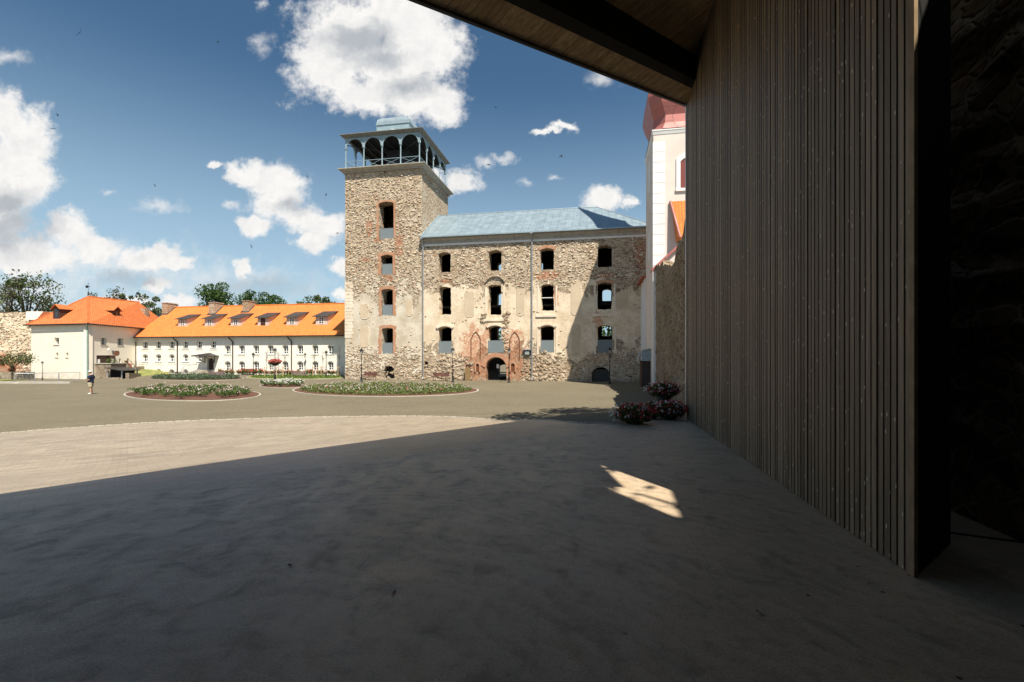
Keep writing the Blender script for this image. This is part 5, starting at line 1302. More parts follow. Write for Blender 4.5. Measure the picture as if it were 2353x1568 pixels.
# site fence panels
fcp = [(34, 882), (80, 881), (136, 879), (185, 877)]
pts = [G(u, v) for u, v in fcp]
for i in range(3):
    a, b2 = pts[i], pts[i+1]; d_ = b2-a; L = d_.length; ang = math.atan2(d_.y, d_.x)
    f_ = thing('site_fence_panel', ['low mesh barrier panel nearest the left edge of the forecourt', 'low mesh barrier panel in the middle of the fence line', 'low mesh barrier panel nearest the cream corner house'][i], 'fence', a, ang, 'mesh barrier panels')
    part('frame', MB().path([(0,0,.05),(0,0,1.25),(L*.97,0,1.25),(L*.97,0,.05),(0,0,.12)], .028), M['greypipe'], f_)
    me_ = MB()
    for k_ in range(int(L/.14)): me_.tube((k_*.14, 0, .1), (k_*.14, 0, 1.25), .005, None, 3)
    for k_ in range(6): me_.tube((0, 0, .2+k_*.2), (L*.97, 0, .2+k_*.2), .005, None, 3)
    part('mesh_infill', me_, M['greypipe'], f_)
    part('foot_block', MB().box(-.35, .35, -.11, .11, 0, .13), M['kerb'], f_)
# ------------------------------------------------------------------ street lamps
lamp0 = thing('street_lamp', 'x', 'street lamp', (0,0,-50))
part('post', MB().rev([(.17,0),(.17,.08),(.12,.12),(.12,.42),(.085,.5),(.09,.62),(.06,.7),(.048,1.6),(.06,1.65),(.045,1.7),(.035,3.05),(.06,3.1),(.035,3.14),(.09,3.2)], 12), M['black'], lamp0, True)
lt = MB()
for i in range(4):
    a = math.pi/4+i*math.pi/2; b2 = a+math.pi/2
    p0, p1 = (.10*math.cos(a), .10*math.sin(a), 3.2), (.225*math.cos(a), .225*math.sin(a), 3.62); lt.tube(p0, p1, .013, None, 4)
    q0, q1 = (.10*math.cos(b2), .10*math.sin(b2), 3.2), (.225*math.cos(b2), .225*math.sin(b2), 3.62); lt.tube(p1, q1, .014, None, 4); lt.tube(p0, q0, .014, None, 4)
part('lantern_frame', lt, M['black'], lamp0)
lgm = MB().rev([(.085, 3.21), (.205, 3.61)], 4, rot=math.pi/4); part('lantern_glass', lgm, M['lampglass'], lamp0)
part('lantern_cap', MB().rev([(.29,3.61),(.29,3.635),(.10,3.80),(.06,3.82),(.06,3.86),(.012,3.9),(.010,4.0)], 4, rot=math.pi/4), M['black'], lamp0)
LAMPS = [(830.5, 878.5, 'iron street lamp in front of the tower between its left corner and the windows'), (1040.5, 878.6, 'iron street lamp before the palace beside the dark bench'),
 (1169.5, 879.6, 'iron street lamp just right of the arched palace gate'), (1401, 882.5, 'iron street lamp standing in the church shadow before the palace'),
 (632, 875.9, 'tall iron street lamp carrying a hanging ball of red flowers'), (350, 858.6, 'iron street lamp nearest the corner house before the long building'),
 (447, 858.6, 'iron street lamp left of the porch steps of the long building'), (483, 858.2, 'iron street lamp directly in front of the porch door'),
 (582, 865.8, 'iron street lamp beside the left brown bench by the rose hedge'), (701, 862.5, 'iron street lamp behind the right pale bench'),
 (749.5, 868.9, 'iron street lamp on the lawn strip nearest the tower'), (97.5, 874, 'small iron street lamp by the low stone wall at far left')]
LH = [80, 83, 83.5, 86, 79, 47.5, 47.5, 48, 57, 53, 65, 45]
first = True
for (u, v, lab), h in zip(LAMPS, LH):
    p_ = G(u, v); sc = (h/F*p_.y)/4.0
    if first: lamp0.location = p_; lamp0['label'] = lab; lamp0['group'] = 'iron street lamps around the square'; lamp0.scale = (sc,)*3; first = False
    else: dup(lamp0, p_, rp_.uniform(0, .6), lab, sc)
    if 'hanging ball' in lab:
        hb = thing('hanging_basket', 'basket of red and pink flowers hanging on the central street lamp', 'flower basket', p_)
        rb = random.Random(9); z_ = (876-808)/F*p_.y*.0+ (875.9-(1080+300/4.706)/1.3774)/F*p_.y
        part('bowl', MB().rev([(.2, z_-.55), (.5, z_-.30), (.62, z_-.1)], 12), M['black'], hb)
        part('red_flowers', MB().clump((0,0,z_), (.78,.78,.28), 420, .085, rb), M['red'], hb)
        part('pink_flowers', MB().clump((0,0,z_+.03), (.8,.8,.30), 160, .085, rb), M['pink'], hb)
        part('leaves', MB().clump((0,0,z_-.12), (.7,.7,.25), 260, .09, rb), M['bed'], hb)
# ------------------------------------------------------------------ benches
def bench(name, label, p_, rz, L, mat, group, back_to=False):
    b_ = thing(name, label, 'bench', p_, rz, group)
    se = MB()
    for i in range(4): se.box(-L/2, L/2, -.30+.13*i, -.19+.13*i, .42, .46)
    part('seat', se, mat, b_)
    ba = MB(); Mt = Matrix.Translation((0, .26, .5)) @ Matrix.Rotation(R(-14), 4, 'X')
    for i in range(3): ba.box(-L/2, L/2, -.02, .02, .03+.14*i, .15+.14*i, Mt)
    part('backrest', ba, mat, b_)
    for sx__ in (-L/2+.22, L/2-.22):
        part('leg', MB().path([(sx__, -.28, 0), (sx__, -.24, .41), (sx__, .24, .41), (sx__, .38, .9)], .025, 6).tube((sx__, .2, .41), (sx__, .3, 0), .025), M['black'], b_)
    return b_
def onfront(u, off, O=FO):           # point `off` metres before a facade, at image column u
    O2 = Vector((O.x-ST*off, O.y-CT*off, 0)); s_ = fs(u, O2); return Vector((O2.x+CT*s_, O2.y-ST*s_, 0))
bench('bench', 'dark red-brown bench against the tower foot left of the cellar arch', onfront(848.5, 1.2), -TH, 1.75, M['redwood'], 'red-brown benches')
bench('bench', 'dark red-brown bench against the palace foot right of the downpipe', onfront(1012.5, 1.2), -TH, 2.0, M['redwood'], 'red-brown benches')
bench('bench', 'red-brown bench by the rose hedge nearer the porch', G(567, 861.5), -TH, 2.0, M['redwood'], 'red-brown benches')
bench('bench', 'red-brown bench by the rose hedge seen over the right pale bench', G(671, 862), -TH, 2.0, M['redwood'], 'red-brown benches')
bench('bench', 'pale weathered bench seen from behind on the lavender bed', G(503.5, 870.8), math.pi-TH, 2.45, M['palewood'], 'pale benches seen from behind')
bench('bench', 'pale weathered bench seen from behind at the edge of the lawn strip', G(690, 870.6), math.pi-TH, 2.15, M['palewood'], 'pale benches seen from behind')
# ------------------------------------------------------------------ pointed information posts
def stele(p_, label):
    s_ = thing('information_post', label, 'sign post', p_, -TH, 'ochre information posts')
    part('slab', MB().prismy([(-.30, 0), (.30, 0), (.30, 1.4), (0, 1.72), (-.30, 1.4)], -.09, .09), M['signwood'], s_)
    part('dark_back', MB().box(-.26, .26, .095, .2, 0, 1.95), M['dkwood'], s_)
stele(onfront(1074.5, .8), 'ochre pointed information post beside the palace gate')
stele(Vector((*G(288, 862).xy, g(*G(288,862).xy)+.35)), 'ochre pointed information post on the grass mound')
stele(G(490.5, 859.5), 'ochre pointed information post in front of the porch')
# ------------------------------------------------------------------ flower beds
def bed(name, label, cu, vn, vf, ul, ur, H=.12, soil=True, skew=0, ex=2.0, mat='soil'):
    """outline through near edge row vn, far row vf, leftmost/rightmost column ul/ur"""
    y0 = G(cu, vn).y; y1 = G(cu, vf).y; yc = (y0+y1)/2; ry = (y1-y0)/2
    xc = ((ul+ur)/2-CX)/F*yc; rx = (ur-ul)/2/F*yc
    b_ = thing(name, label, 'flower bed', (xc, yc, 0))
    skew = xc/yc
    ring = []
    for i in range(64):
        a = 2*math.pi*i/64; ca, sa = math.cos(a), math.sin(a); k_ = (abs(ca)**ex+abs(sa)**ex)**(-1/ex)
        ring.append((rx*ca*k_+skew*ry*sa*k_, ry*sa*k_))
    kb_ = MB()
    for i in range(64):
        (xa, ya), (xb, yb) = ring[i], ring[(i+1) % 64]; f_ = lambda x, y, s_: (x*(1-s_/rx), y*(1-s_/ry))
        q = []
        for z in (-.02, .05):
            for (x, y) in ((xa, ya), (xb, yb), f_(xb, yb, .13), f_(xa, ya, .13)): q.append((x, y, g(x+xc, y+yc)+z))
        kb_.hexa(q)
    part('kerb', kb_, M['kerb'], b_)
    sm_ = MB(); n_ = 8
    for j in range(n_+1):
        for i in range(64):
            x, y = ring[i]; r_ = (1-.13/rx)*j/n_; sm_.v.append((x*r_, y*r_, g(x*r_+xc, y*r_+yc)+.04+H*(1-(j/n_)**2)+rp_.uniform(0, .03)))
    sm_.f = [(j*64+i, j*64+(i+1) % 64, (j+1)*64+(i+1) % 64, (j+1)*64+i) for j in range(n_) for i in range(64)]
    part('soil', sm_, M[mat], b_)
    return b_, xc, yc, rx, ry, ring
def inside(rx, ry, rnd, m_=.85):
    while True:
        x, y = rnd.uniform(-1, 1), rnd.uniform(-1, 1)
        if x*x+y*y < m_: return x*rx, y*ry
rf_ = random.Random(77)
# rose bush prototypes
def rosebush(name, label, cat, petm, H, W, nleaf, nfl, fs_, group, stems=True, leafm='bed', lsz=.05):
    b_ = thing(name, label, cat, (0,0,-50), 0, group)
    st = MB()
    for i in range(7):
        a = rf_.uniform(0, 6.3); st.tube((0,0,0), (W*.6*math.cos(a), W*.6*math.sin(a), H*.75), .012, .006, 4)
    part('stems', st, M['bark'], b_)
    lv = MB()
    for _ in range(5): lv.clump((rf_.uniform(-.5,.5)*W, rf_.uniform(-.5,.5)*W, H*rf_.uniform(.4,.75)), (W*.5, W*.5, H*.3), nleaf//5, lsz, rf_, .2)
    part('leaves', lv, M[leafm], b_)
    fl = MB()
    for _ in range(nfl):
        a = rf_.uniform(0, 6.3); r_ = W*rf_.random()**.5; c_ = (r_*math.cos(a), r_*math.sin(a), H*rf_.uniform(.6, 1.1)); fl.clump(c_, (fs_,)*3, 7, fs_*.9, rf_, .3)
    part('flowers', fl, petm, b_)
    return b_
A = bed('rose_bed', 'oval bed of pale pink rose bushes on mulch, nearest the standing person', 440, 922.5, 893.5, 286, 598)
B = bed('flower_bed', 'largest oval bed of wild mixed flowers in front of the tower', 880, 912.5, 884, 675, 1097)
Cb = bed('rose_bed', 'small oval bed of white roses behind the two larger beds', 650, 892.5, 883.5, 596, 704)
Db = bed('flower_bed', 'long bed of grey-green perennials around the left pale bench', 450, 875.2, 866, 339, 560)
Eb = bed('lawn_bed', 'long low lawn strip with staked saplings before the rose hedge', 680, 872.3, 863.5, 566, 794, .06, True, 0, 2.3, 'grass')
Eb[0]['category'] = 'lawn strip'
rb1 = [rosebush('rose_bush', 'x', 'rose bush', M['pink'], .46, .42, 190, 5, .038, 'pink rose bushes in the left oval bed', lsz=.055) for _ in range(3)]
rb1[1].location = rb1[2].location = (0,0,-50)
LAB = 'low rose bush with pale pink blooms in the left oval bed'
_, xc, yc, rx, ry, _ = A
pl_ = []
tries = 0
while len(pl_) < 74 and tries < 5000:
    tries += 1; x, y = inside(rx-.6, ry-.7, rf_, .9); x += xc/yc*y
    if all((x-a)**2+(y-b2)**2 > .62**2 for a, b2 in pl_): pl_.append((x, y))
for i, (x, y) in enumerate(pl_):
    src = rb1[i % 3]; sc = rf_.uniform(.75, 1.25); loc = (x+xc, y+yc, g(x+xc, y+yc)+.1)
    LAB = 'pale pink rose bush in the %s %s of the left oval bed' % ('front' if y < -ry*.3 else 'back' if y > ry*.3 else 'middle', 'left' if x < -rx*.33 else 'right' if x > rx*.33 else 'centre')
    if i < 3: src.location = loc; src['label'] = LAB; src.scale = (sc,)*3
    else: dup(src, loc, rf_.uniform(0, 6.3), LAB, sc)
rb2 = [rosebush('rose_bush', 'x', 'rose bush', M['whitep'], .45, .42, 170, 10, .045, 'white roses in the small oval bed') for _ in range(2)]
_, xc, yc, rx, ry, _ = Cb; LAB2 = 'white rose bush crowded in the small oval bed'
pl_ = []; tries = 0
while len(pl_) < 34 and tries < 4000:
    tries += 1; x, y = inside(rx-.4, ry-.5, rf_, .92); x += xc/yc*y
    if all((x-a)**2+(y-b2)**2 > .6**2 for a, b2 in pl_): pl_.append((x, y))
for i, (x, y) in enumerate(pl_):
    src = rb2[i % 2]; loc = (x+xc, y+yc, g(x+xc, y+yc)+.1); sc = rf_.uniform(.9, 1.3)
    LAB2 = 'white rose bush in the %s %s of the small oval bed' % ('front' if y < 0 else 'back', 'left' if x < -rx*.33 else 'right' if x > rx*.33 else 'centre')
    if i < 2: src.location = loc; src['label'] = LAB2; src.scale = (sc,)*3
    else: dup(src, loc, rf_.uniform(0, 6.3), LAB2, sc)
# red rose hedge in front of the long building
rb3 = [rosebush('rose_bush', 'x', 'rose bush', M['red'], .8, .55, 200, 8, .07, 'red roses along the long building', lsz=.08) for _ in range(2)]
LAB3 = 'red rose bush in the hedge along the long cream building'
s_a, s_b = fs(522, LO), fs(790, LO); n3 = 44; i = 0
for k_ in range(n3):
    s_ = s_a+(s_b-s_a)*(k_+rf_.uniform(-.2,.2))/n3; off = 1.3+rf_.uniform(-.35,.35)
    loc = (LO.x+CT*s_-ST*off, LO.y-ST*s_-CT*off, 0.0)
    if 26.4 < k_ < 28: pass
    src = rb3[i % 2]; sc = rf_.uniform(.75, 1.15)
    LAB3 = 'red rose bush in the hedge along the cream wall, '+['just right of the porch', 'behind the left red-brown bench', 'between the two red-brown benches', 'behind the right red-brown bench', 'left of the lawn lamp', 'beside the tower'][min(5, int(k_/n3*6))]
    if i < 2: src.location = loc; src['label'] = LAB3; src.scale = (sc,)*3
    else: dup(src, loc, rf_.uniform(0, 6.3), LAB3, sc)
    i += 1
# uncountable ground cover
def cover(name, label, bedinfo, n, h, lm, petals, lsz=.06, cat='flowers', rows=1):
    b_, xc, yc, rx, ry, _ = bedinfo
    mb_ = MB()
    for _ in range(n):
        x, y = inside(rx-.5, ry-.6, rf_, .95); x += xc/yc*y; z = g(x+xc, y+yc)+.1
        hh_ = h*rf_.uniform(.3, 1.0)*(.55+.45*math.sin(x*1.7+y*.9)*math.sin(y*1.3-x*.5)+.25); hh_ = max(.08, hh_)
        for k_ in range(3):
            c_ = Vector((x+rf_.uniform(-.12,.12), y+rf_.uniform(-.12,.12), z+hh_*rf_.random())); mb_.leaf(c_, lsz, rf_)
    o = part(name, mb_, M[lm], None); o.location = (xc, yc, 0); tag(o, label, cat, kind='stuff')
    for (pm, n2, sz, lab) in petals:
        m2 = MB()
        for _ in range(n2):
            x, y = inside(rx-.5, ry-.6, rf_, .93); x += xc/yc*y; z = g(x+xc, y+yc)+.1+h*rf_.uniform(.45, 1.05)
            m2.clump((x, y, z), (sz,)*3, 5, sz*.9, rf_, .3)
        o = part('blossoms', m2, M[pm], None); o.location = (xc, yc, 0); tag(o, lab, 'flowers', kind='stuff')
cover('bed_foliage', 'mixed green foliage filling the largest oval bed', B, 9500, .34, 'bedwild', [('whitep', 420, .035, 'small white blossoms scattered through the largest oval bed'), ('pink', 170, .04, 'pink blossoms scattered through the largest oval bed'), ('rose', 60, .05, 'magenta blossoms scattered through the largest oval bed')], .075)
cover('perennials', 'grey-green perennial clump filling the bed around the left pale bench', Db, 5200, .55, 'lav', [], .10)
cover('grass', 'green ground cover on the lawn strip before the rose hedge', Eb, 3600, .12, 'grassl', [], .11)
# ------------------------------------------------------------------ saplings with stakes
def sapling(p_, H, label):
    t_ = thing('sapling', label, 'tree', p_, 0, 'staked saplings on the lawn strip')
    part('trunk', MB().tube((0,0,0), (0,0,H*.7), .035, .015, 5), M['bark'], t_)
    br = MB(); tw_ = MB()
    for i in range(26):
        a = rf_.uniform(0, 6.3); z0 = H*rf_.uniform(.45, .8); L = rf_.uniform(.25, .6); p1 = (L*.55*math.cos(a), L*.55*math.sin(a), z0+L*1.0); br.tube((0,0,z0), p1, .012, .004, 3)
        tw_.clump(p1, (.15,.15,.2), 4, .035, rf_)
    part('branches', br, M['bark'], t_); part('leaves', tw_, M['leafdry'], t_)
    sk = MB()
    q = [(.45*math.cos(a), .45*math.sin(a)) for a in (.5, 2.6, 4.7)]
    for x, y in q: sk.tube((x, y, 0), (x, y, 1.5), .035, None, 6)
    for i in range(3): sk.tube((*q[i], 1.35), (*q[(i+1) % 3], 1.35), .02, None, 4)
    part('stakes', sk, M['stake'], t_)
for (u, v, H, lab) in ((612, 868.5, 4.2, 'leftmost staked sapling on the lawn strip'), (640, 869, 4.0, 'staked sapling just right of the flower basket lamp'), (655, 866, 3.3, 'thin staked sapling left of the right pale bench'),
    (723, 867, 4.9, 'staked sapling right of the right pale bench'), (742, 866, 4.2, 'staked sapling just left of the lawn lamp'), (780, 867, 5.3, 'tallest staked sapling beside the tower')):
    sapling(G(u, v), H, lab)
# ------------------------------------------------------------------ flower planters by the canopy
def planter(p_, R_, label, n_=520, hb=0):
    t_ = thing('flower_planter', label, 'planter', p_, 0, 'planters of red and white flowers')
    part('pot', MB().rev([(R_*.35, 0), (R_*.5, .08+hb), (R_*.55, .2+hb)], 16), M['dkmetal'], t_)
    part('leaves', MB().clump((0,0,.25+hb), (R_, R_*.9, .25), n_*2, .055, rf_, .35), M['leaf2'], t_)
    for nm, mt, k_, off in (('white_flowers', M['whitep'], .30, -.32), ('red_flowers', M['red'], .45, .22), ('pink_flowers', M['rose'], .2, 0)):
        f_ = MB()
        for _ in range(int(n_*k_*.42)):
            d_ = Vector((rf_.gauss(0,1), rf_.gauss(0,1), abs(rf_.gauss(0,.9))-.25)).normalized()
            c_ = (d_.x*R_*1.02+off*R_*(1 if nm != 'pink_flowers' else 0)*(.7 if d_.x*off > 0 else .2), d_.y*R_*.95, .27+hb+d_.z*.29)
            f_.clump(c_, (.022,)*3, 5, .03, rf_, .3)
        part(nm, f_, mt, t_, kind='stuff')
planter(Vector((*P(1455, 977, 13.0).xy, 1.0)), .52, 'flower planter with white blooms on its left side, standing farthest from the timber wall')
planter(Vector((*P(1538, 965, 13.9).xy, 1.0)), .46, 'flower planter touching the foot of the timber wall')
planter(Vector((*P(1524, 930, 15.6).xy, g(*P(1524, 930, 15.6).xy))), .52, 'flower planter standing behind the other two planters', 520, .50)
planter(Vector((*P(1500, 960, 14.1).xy, 1.0)), .26, 'small clump of flowers between the two front planters', 200)
# ------------------------------------------------------------------ trees
def tree(p_, H, cr, label, lm='leaf', cz=None, n_=3600, lsz=.3, clumps=26, dead=0, seed=1, name='broadleaf_tree', off=(0, 0)):
    rt_ = random.Random(seed); t_ = thing(name, label, 'tree', p_)
    cz = H*.62 if cz is None else cz
    tr = MB(); tr.tube((0,0,-.3), (.1,0,H*.35), H*.028, H*.02, 8)
    cl = []
    for i in range(clumps):
        a = rt_.uniform(0, 6.3); r_ = cr*rt_.random()**.55*.78; z = cz+(H-cz)*rt_.uniform(-.75, .80)*(1-.35*(r_/cr)**2); cl.append((r_*math.cos(a)+off[0], r_*math.sin(a)+off[1], z))
    for c_ in cl:
        m_ = Vector((c_[0]*.35, c_[1]*.35, H*.35+(c_[2]-H*.35)*.5)); tr.tube((.1,0,H*.33), m_, H*.012, H*.007, 5); tr.tube(m_, c_, H*.007, H*.002, 4)
        for _ in range(dead):
            d_ = Vector((rt_.gauss(0,1), rt_.gauss(0,1), rt_.gauss(.4,.8))).normalized()*rt_.uniform(.1,.26)*cr; tr.tube(c_, Vector(c_)+d_, .035, .012, 3)
            e_ = Vector((rt_.gauss(0,1), rt_.gauss(0,1), rt_.gauss(.4,.8))).normalized()*.12*cr; tr.tube(Vector(c_)+d_*.6, Vector(c_)+d_+e_, .02, .008, 3)
    part('trunk', tr, M['bark'], t_)
    cr_ = MB()
    for c_ in cl:
        s_ = cr*rt_.uniform(.24, .46); cr_.clump(c_, (s_*1.15, s_*1.15, s_*.85), int(n_/clumps), lsz, rt_, .35)
    part('crown', cr_, M[lm], t_)
def tp(u, vt, Y): p_ = P(u, vt, Y); return Vector((p_.x, p_.y, 0)), p_.z
for (u, vt, Y, cr, lab, kw) in (
    (62, 617, 95, 5.3, 'tall spreading tree with bare lower twigs behind the ruined wall', dict(lm='leaf2', cz=13.5, n_=2900, lsz=.27, clumps=24, dead=9, seed=3)),
    (18, 640, 92, 3.4, 'thinner half-bare tree at the left edge behind the ruined wall', dict(lm='leafdry', cz=12.5, n_=900, lsz=.2, clumps=18, dead=14, seed=4)),
    (246, 652, 110, 3.8, 'half-bare tree rising over the corner house roof', dict(lm='leafdry', cz=15, n_=650, lsz=.26, clumps=20, dead=12, seed=5)),
    (284, 662, 112, 2.0, 'small leafy treetop right of the half-bare tree over the corner house', dict(lm='leaf2', cz=15.5, n_=520, lsz=.24, clumps=9, dead=6, seed=6)),
    (343, 673, 112, 3.0, 'green bushy treetop behind the join of the two orange roofs', dict(lm='leaf2', cz=14.5, n_=1500, lsz=.26, clumps=14, dead=3, seed=7)),
    (494, 643, 115, 4.4, 'dense dark round tree behind the chimneys of the long building', dict(lm='leaf', cz=15.5, n_=4600, lsz=.30, clumps=32, seed=8)),
    (578, 657, 118, 4.6, 'spreading dark tree behind the right chimney of the long building', dict(lm='leaf', cz=15.2, n_=3400, lsz=.30, clumps=24, seed=9)),
    (628, 670, 120, 4.0, 'lower flat-topped tree adjoining the spreading tree on its right', dict(lm='leaf', cz=14.2, n_=2700, lsz=.30, clumps=20, seed=10)),
    (708, 668, 116, 3.0, 'pointed treetop left of the tower above the long orange roof', dict(lm='leaf2', cz=14.5, n_=1500, lsz=.28, clumps=16, seed=12)),
    (748, 676, 116, 3.2, 'low treetop nearest the tower above the long orange roof', dict(lm='leaf2', cz=14.0, n_=1400, lsz=.28, clumps=14, seed=13)),
    (28, 812, 66, 2.3, 'small loose green tree in front of the ruined wall', dict(lm='leaf2', cz=2.6, n_=1000, lsz=.13, clumps=18, dead=2, seed=14))):
    p_, zt = tp(u, vt, Y); tree(p_, zt, cr, lab, **kw)
# trees behind the palace, seen through its windows, and beside the curtain wall (their shade falls on the forecourt)
tree(Vector((19.5, 80, 0)), 12.5, 7.0, 'green tree seen through the right palace windows', n_=3600, lsz=.35, clumps=26, seed=15, cz=6.0)
tree(Vector((1.0, 82, 0)), 9.0, 4.5, 'green tree seen through the window above the palace gate', n_=1500, lsz=.35, clumps=14, seed=16, cz=5.0)
tree(Vector((8.9, 13.4, 0)), 16.5, 4.0, 'leafy tree hidden behind the timber wall that shades the paving', n_=2600, lsz=.2, clumps=17, seed=18, cz=14.0, off=(-2.9, -.9))
tree(Vector((6.4, -1.6, 0)), 15.0, 3.4, 'leafy tree behind the canopy that dapples the light on the floor', n_=620, lsz=.16, clumps=12, seed=19, cz=13)
for i, (u, v, lab) in enumerate(((668, 1300, 'dry leaf lying on the dark concrete in the middle foreground'), (905, 1363, 'curled dark leaf on the concrete right of centre foreground'), (417, 1048, 'small dark twig on the concrete near the paving edge'), (1560, 1165, 'dark dead leaf at the right end of the sunlit floor patch'), (1745, 1410, 'brown leaf on the dark floor left of the slatted wall'))):
    Yl = F*(EYE-1.0)/(v-HY); Xl = (u-CX)/F*Yl
    fl_ = MB(); a0 = i*1.3; L_ = .032
    pts_ = [(L_*math.cos(a)*(.55 if k_ % 2 else 1), .6*L_*math.sin(a)*(.6 if k_ % 2 else 1), .006+.012*abs(math.cos(a))) for k_, a in enumerate([2*math.pi*j/10 for j in range(10)])]
    fl_.poly(pts_); fl_.poly([(x, y, z-.003) for x, y, z in pts_][::-1])
    o = part('fallen_leaf', fl_, M['palewood']); o.location = (Xl, Yl, 1.0); o.rotation_euler = (0, 0, a0); tag(o, lab, 'leaf')
# ------------------------------------------------------------------ swifts
bird0 = thing('swift', 'x', 'bird', (0,0,0))
bm_ = MB(); bm_.add([(0,-.02,.0),(.05,.03,.02),(.16,.02,.05),(.24,-.07,.04),(.14,-.01,.035),(.04,-.04,.0)], [(0,1,2,3,4,5)])
bm_.add([(0,-.02,-.012),(.05,.03,.005),(.16,.02,.035),(.24,-.07,.03),(.14,-.01,.02),(.04,-.04,-.012)], [(5,4,3,2,1,0)])
wm = MB(); wm.v = bm_.v+[(-x, y, z) for x, y, z in bm_.v]; wm.f = bm_.f+[tuple(i+12 for i in f_[::-1]) for f_ in bm_.f]
part('wings', wm, M['black'], bird0)
bd = MB(); bd.rev([(.004,-.11),(.014,-.05),(.026,.02),(.02,.07),(.004,.095)], 8); bd.v = [(x, z, y) for x, y, z in bd.v]
bd.add([(0,-.08,0),(.025,-.16,0),(0,-.12,.002),(-.025,-.16,0)], [(0,1,2,3)])
part('body', bd, M['black'], bird0)
BL_ = [(183,76,24,'swift highest at the upper left of the sky'), (500,97,40,'swift in the blue between the upper left corner and the big cloud'), (133,265,40,'swift just right of the left cloud, upper one of the pair'), (121,296,44,'swift at the edge of the left cloud, lower one of the pair'),
 (356,427,36,'swift gliding above the small flat cloud'), (706,407,42,'swift above the middle cloud near the tower'), (749,448,46,'swift just left of the tower top'), (577,566,38,'swift low under the round middle cloud'),
 (1138,247,34,'swift between the big cloud and the canopy edge'), (1290,359,36,'swift above the thin cloud over the palace roof'), (1123,379,44,'swift right of the belvedere'), (775,536,46,'swift close to the left side of the tower'), (858,402,60,'tiny swift near the tower cornice')]
for i, (u, v, Y, lab) in enumerate(BL_[:12]):
    p_ = P(u, v, Y); rot = (rf_.uniform(-.9,.9), rf_.uniform(-.9,.9), rf_.uniform(0,6.3))
    if i == 0: b_ = bird0; b_['label'] = lab; b_['group'] = 'swifts in the sky'; b_.location = p_
    else: b_ = dup(bird0, p_, 0, lab)
    b_.rotation_euler = (rot[0]+1.0*(i % 2), rot[1], rot[2])
# ------------------------------------------------------------------ bicycle near the mound
bp = P(302, 848.0, 74); bp.z = .45
by = thing('bicycle', 'small parked bicycle leaning by the cream wall behind the grass mound', 'bicycle', bp, .1)
def ring_(c_, r_, w_): return [(c_[0]+r_*math.cos(2*math.pi*i/16), c_[1], c_[2]+r_*math.sin(2*math.pi*i/16)) for i in range(17)]
for x in (-.5, .5): part('wheel', MB().path(ring_((x,0,.33), .32, 0), .02, 5), M['black'], by)
part('frame', MB().path([(-.5,0,.33),(-.05,0,.33),(.32,0,.78),(-.2,0,.75),(-.05,0,.33)], .022, 5).path([(.5,0,.33),(.33,0,.95),(.25,0,1.0)], .02, 5), M['greypipe'], by)
part('saddle', MB().box(-.34,-.1,-.06,.06,.86,.91), M['black'], by)
# ------------------------------------------------------------------ person
def skin_body(name, chains, mat, parent, sub=2):
    me = bpy.data.meshes.new(name); vs, es, rs_ = [], [], []
    idx = {}
    for ch_ in chains:
        prev = None
        for (co, r_) in ch_:
            key = tuple(round(q, 4) for q in co)
            if key not in idx: idx[key] = len(vs); vs.append(co); rs_.append(r_)
            i = idx[key]
            if prev is not None: es.append((prev, i))
            prev = i
    me.from_pydata(vs, es, []); ob = bpy.data.objects.new(name, me); C.objects.link(ob)
    ob.modifiers.new('s', 'SKIN'); sd = me.skin_vertices[0].data
    for q, r_ in zip(sd, rs_): q.radius = r_ if isinstance(r_, tuple) else (r_, r_)
    sd[0].use_root = True
    md = ob.modifiers.new('d', 'SUBSURF'); md.levels = sub; md.render_levels = sub
    bpy.context.view_layer.update()
    me2 = bpy.data.meshes.new_from_object(ob.evaluated_get(bpy.context.evaluated_depsgraph_get()))
    bpy.data.objects.remove(ob)
    me2.materials.clear(); me2.materials.append(mat); me2.polygons.foreach_set('use_smooth', [True]*len(me2.polygons))
    o = bpy.data.objects.new(name, me2); C.objects.link(o)
    if parent: o.parent = parent
    return o
M['skin'] = simple('skin', (.52,.29,.20), .5, 0, .06)
M['navy'] = simple('navy_cotton', (.014,.022,.055), .85, 0, .15, 12, .2)
M['khaki'] = simple('khaki_cotton', (.42,.35,.235), .9, 0, .1, 12, .2)
M['capw'] = simple('white_cap_cloth', (.78,.78,.78), .8, 0, .04)
# facing -x (towards picture left), head bowed to the phone
pp_ = G(208.5, 906.0)
pel = (0,0,.92)
legs = []
body = [[(pel, (.14,.16)), ((-.01,0,1.08), (.125,.15)), ((.01,0,1.25), (.13,.18)), ((.03,0,1.40), (.10,.17)), ((.01,0,1.49), .058), ((-.03,0,1.545), .055), ((-.055,0,1.60), (.088,.075)), ((-.065,0,1.67), (.10,.082)), ((-.05,0,1.735), (.075,.065))],
 [(pel, (.14,.16)), ((.0,.09,.84), .095), ((-.03,.10,.50), .062), ((-.02,.105,.38), .060), ((.03,.11,.10), .038), ((.03,.11,.06), .042), ((-.12,.12,.03), .032)],
 [(pel, (.14,.16)), ((.0,-.09,.84), .095), ((.04,-.10,.50), .062), ((.055,-.105,.38), .060), ((.09,-.11,.10), .038), ((.09,-.11,.06), .042), ((-.05,-.12,.03), .032)],
 [((.03,0,1.40), (.10,.17)), ((.04,.19,1.39), .062), ((.05,.24,1.12), .046), ((.02,.245,1.06), .042), ((-.21,.13,1.09), .030), ((-.25,.11,1.10), .028)],
 [((.03,0,1.40), (.10,.17)), ((.04,-.19,1.39), .062), ((.06,-.25,1.12), .046), ((.03,-.25,1.06), .042), ((-.20,-.12,1.08), .030), ((-.24,-.10,1.09), .028)]]
person = bpy.data.objects.new('person', None)
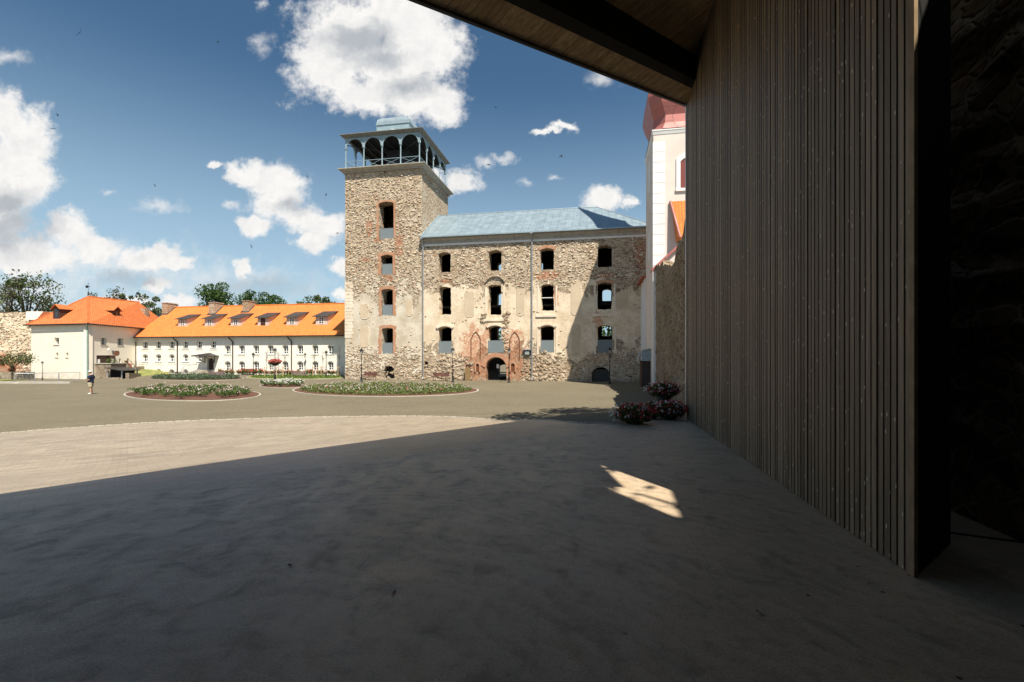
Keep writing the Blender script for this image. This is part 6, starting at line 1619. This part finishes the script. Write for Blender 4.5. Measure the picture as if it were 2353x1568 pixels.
pr_ = thing('person', 'person in white cap, navy T-shirt and khaki shorts standing and looking down at a phone', 'person', pp_, R(8))
bpy.data.objects.remove(person)
pr_.name = 'person'
skin_body('body', body, M['skin'], pr_)
for sgn in (1, -1):
    hd_m = MB()
    ch_ = []
    for k_ in range(4):
        y = sgn*(.075+.0)+sgn*.018*(k_-1.5); L = (.07,.08,.075,.06)[k_]
        ch_.append([((-.255,sgn*.10,1.10), .026), ((-.285, sgn*.10+sgn*.017*(k_-1.5), 1.108), .009), ((-.285-L*.5, sgn*.09+sgn*.016*(k_-1.5), 1.118), .008), ((-.285-L*.8, sgn*.075+sgn*.014*(k_-1.5), 1.14), .007)])
    ch_.append([((-.255,sgn*.10,1.10), .026), ((-.265, sgn*.065, 1.12), .010), ((-.295, sgn*.05, 1.14), .008)])
    skin_body('hand', ch_, M['skin'], pr_, 1)
face = MB().rev([(.004,-.03),(.014,-.01),(.012,.005),(.004,.02)], 6, (-.168, 0)); face.v = [(x, y, z+1.655) for x, y, z in face.v]
for sy in (1, -1): face.rev([(.006, 1.645), (.018, 1.66), (.02, 1.68), (.006, 1.70)], 6, (-.05, sy*.082))
part('face', face, M['skin'], pr_, True)
eyes = MB()
for sy in (1, -1): eyes.box(-.163, -.150, sy*.03-.012, sy*.03+.012, 1.668, 1.678)
eyes.box(-.160, -.145, -.02, .02, 1.605, 1.611)
part('eyes', eyes, M['dkwood'], pr_)
hair = MB().rev([(.09,1.62),(.098,1.66),(.098,1.70)], 12, (-.045, 0)); hair.v = [(x+.012 if x > -.03 else x+.06, y*.86, z) for x, y, z in hair.v]
part('hair', hair, simple('brown_hair', (.05,.03,.02), .7), pr_, True)
capm = MB().rev([(.112,1.695),(.110,1.73),(.085,1.775),(.03,1.795),(.005,1.797)], 14, (-.05, 0)); capm.v = [(x, y*.86, z) for x, y, z in capm.v]
capm.hexa([(-.13,-.075,1.70),(-.13,.075,1.70),(-.26,.05,1.665),(-.26,-.05,1.665),(-.13,-.075,1.712),(-.13,.075,1.712),(-.26,.05,1.677),(-.26,-.05,1.677)])
part('cap', capm, M['capw'], pr_, True)
shirt = [[((0,0,.80), (.20,.215)), ((0,0,.93), (.20,.215)), ((-.01,0,1.08), (.19,.21)), ((.01,0,1.25), (.18,.225)), ((.035,0,1.38), (.145,.20)), ((.02,0,1.46), (.085,.095))],
 [((.035,0,1.38), (.12,.18)), ((.045,.20,1.375), .10), ((.055,.235,1.25), .095), ((.055,.24,1.16), .09)], [((.035,0,1.38), (.12,.18)), ((.045,-.20,1.375), .10), ((.06,-.24,1.25), .095), ((.06,-.245,1.16), .09)]]
skin_body('t_shirt', shirt, M['navy'], pr_)
shorts = [[((0,0,.98), (.17,.19)), ((0,0,.86), (.175,.195))], [((0,0,.86), (.175,.195)), ((-.01,.09,.74), .135), ((-.025,.10,.56), .12), ((-.025,.10,.50), .12)], [((0,0,.86), (.175,.195)), ((.01,-.09,.74), .135), ((.035,-.10,.56), .12), ((.035,-.10,.50), .12)]]
skin_body('shorts', shorts, M['khaki'], pr_)
for (x, y) in ((.0,.115), (.06,-.115)):
    skin_body('shoe', [[((x+.06,y,.055), (.055,.05)), ((x-.04,y,.05), (.05,.052)), ((x-.17,y,.035), (.035,.048))]], M['capw'], pr_)
ph_ = thing('phone', 'dark phone held in front of the person in the white cap', 'phone', pp_, R(8))
part('casing', MB().box(-.045, .045, -.075, .075, 0, .009, Matrix.Translation((-.315, 0, 1.145)) @ Matrix.Rotation(R(25), 4, 'Y') @ Matrix.Rotation(R(90), 4, 'Z')), M['black'], ph_)
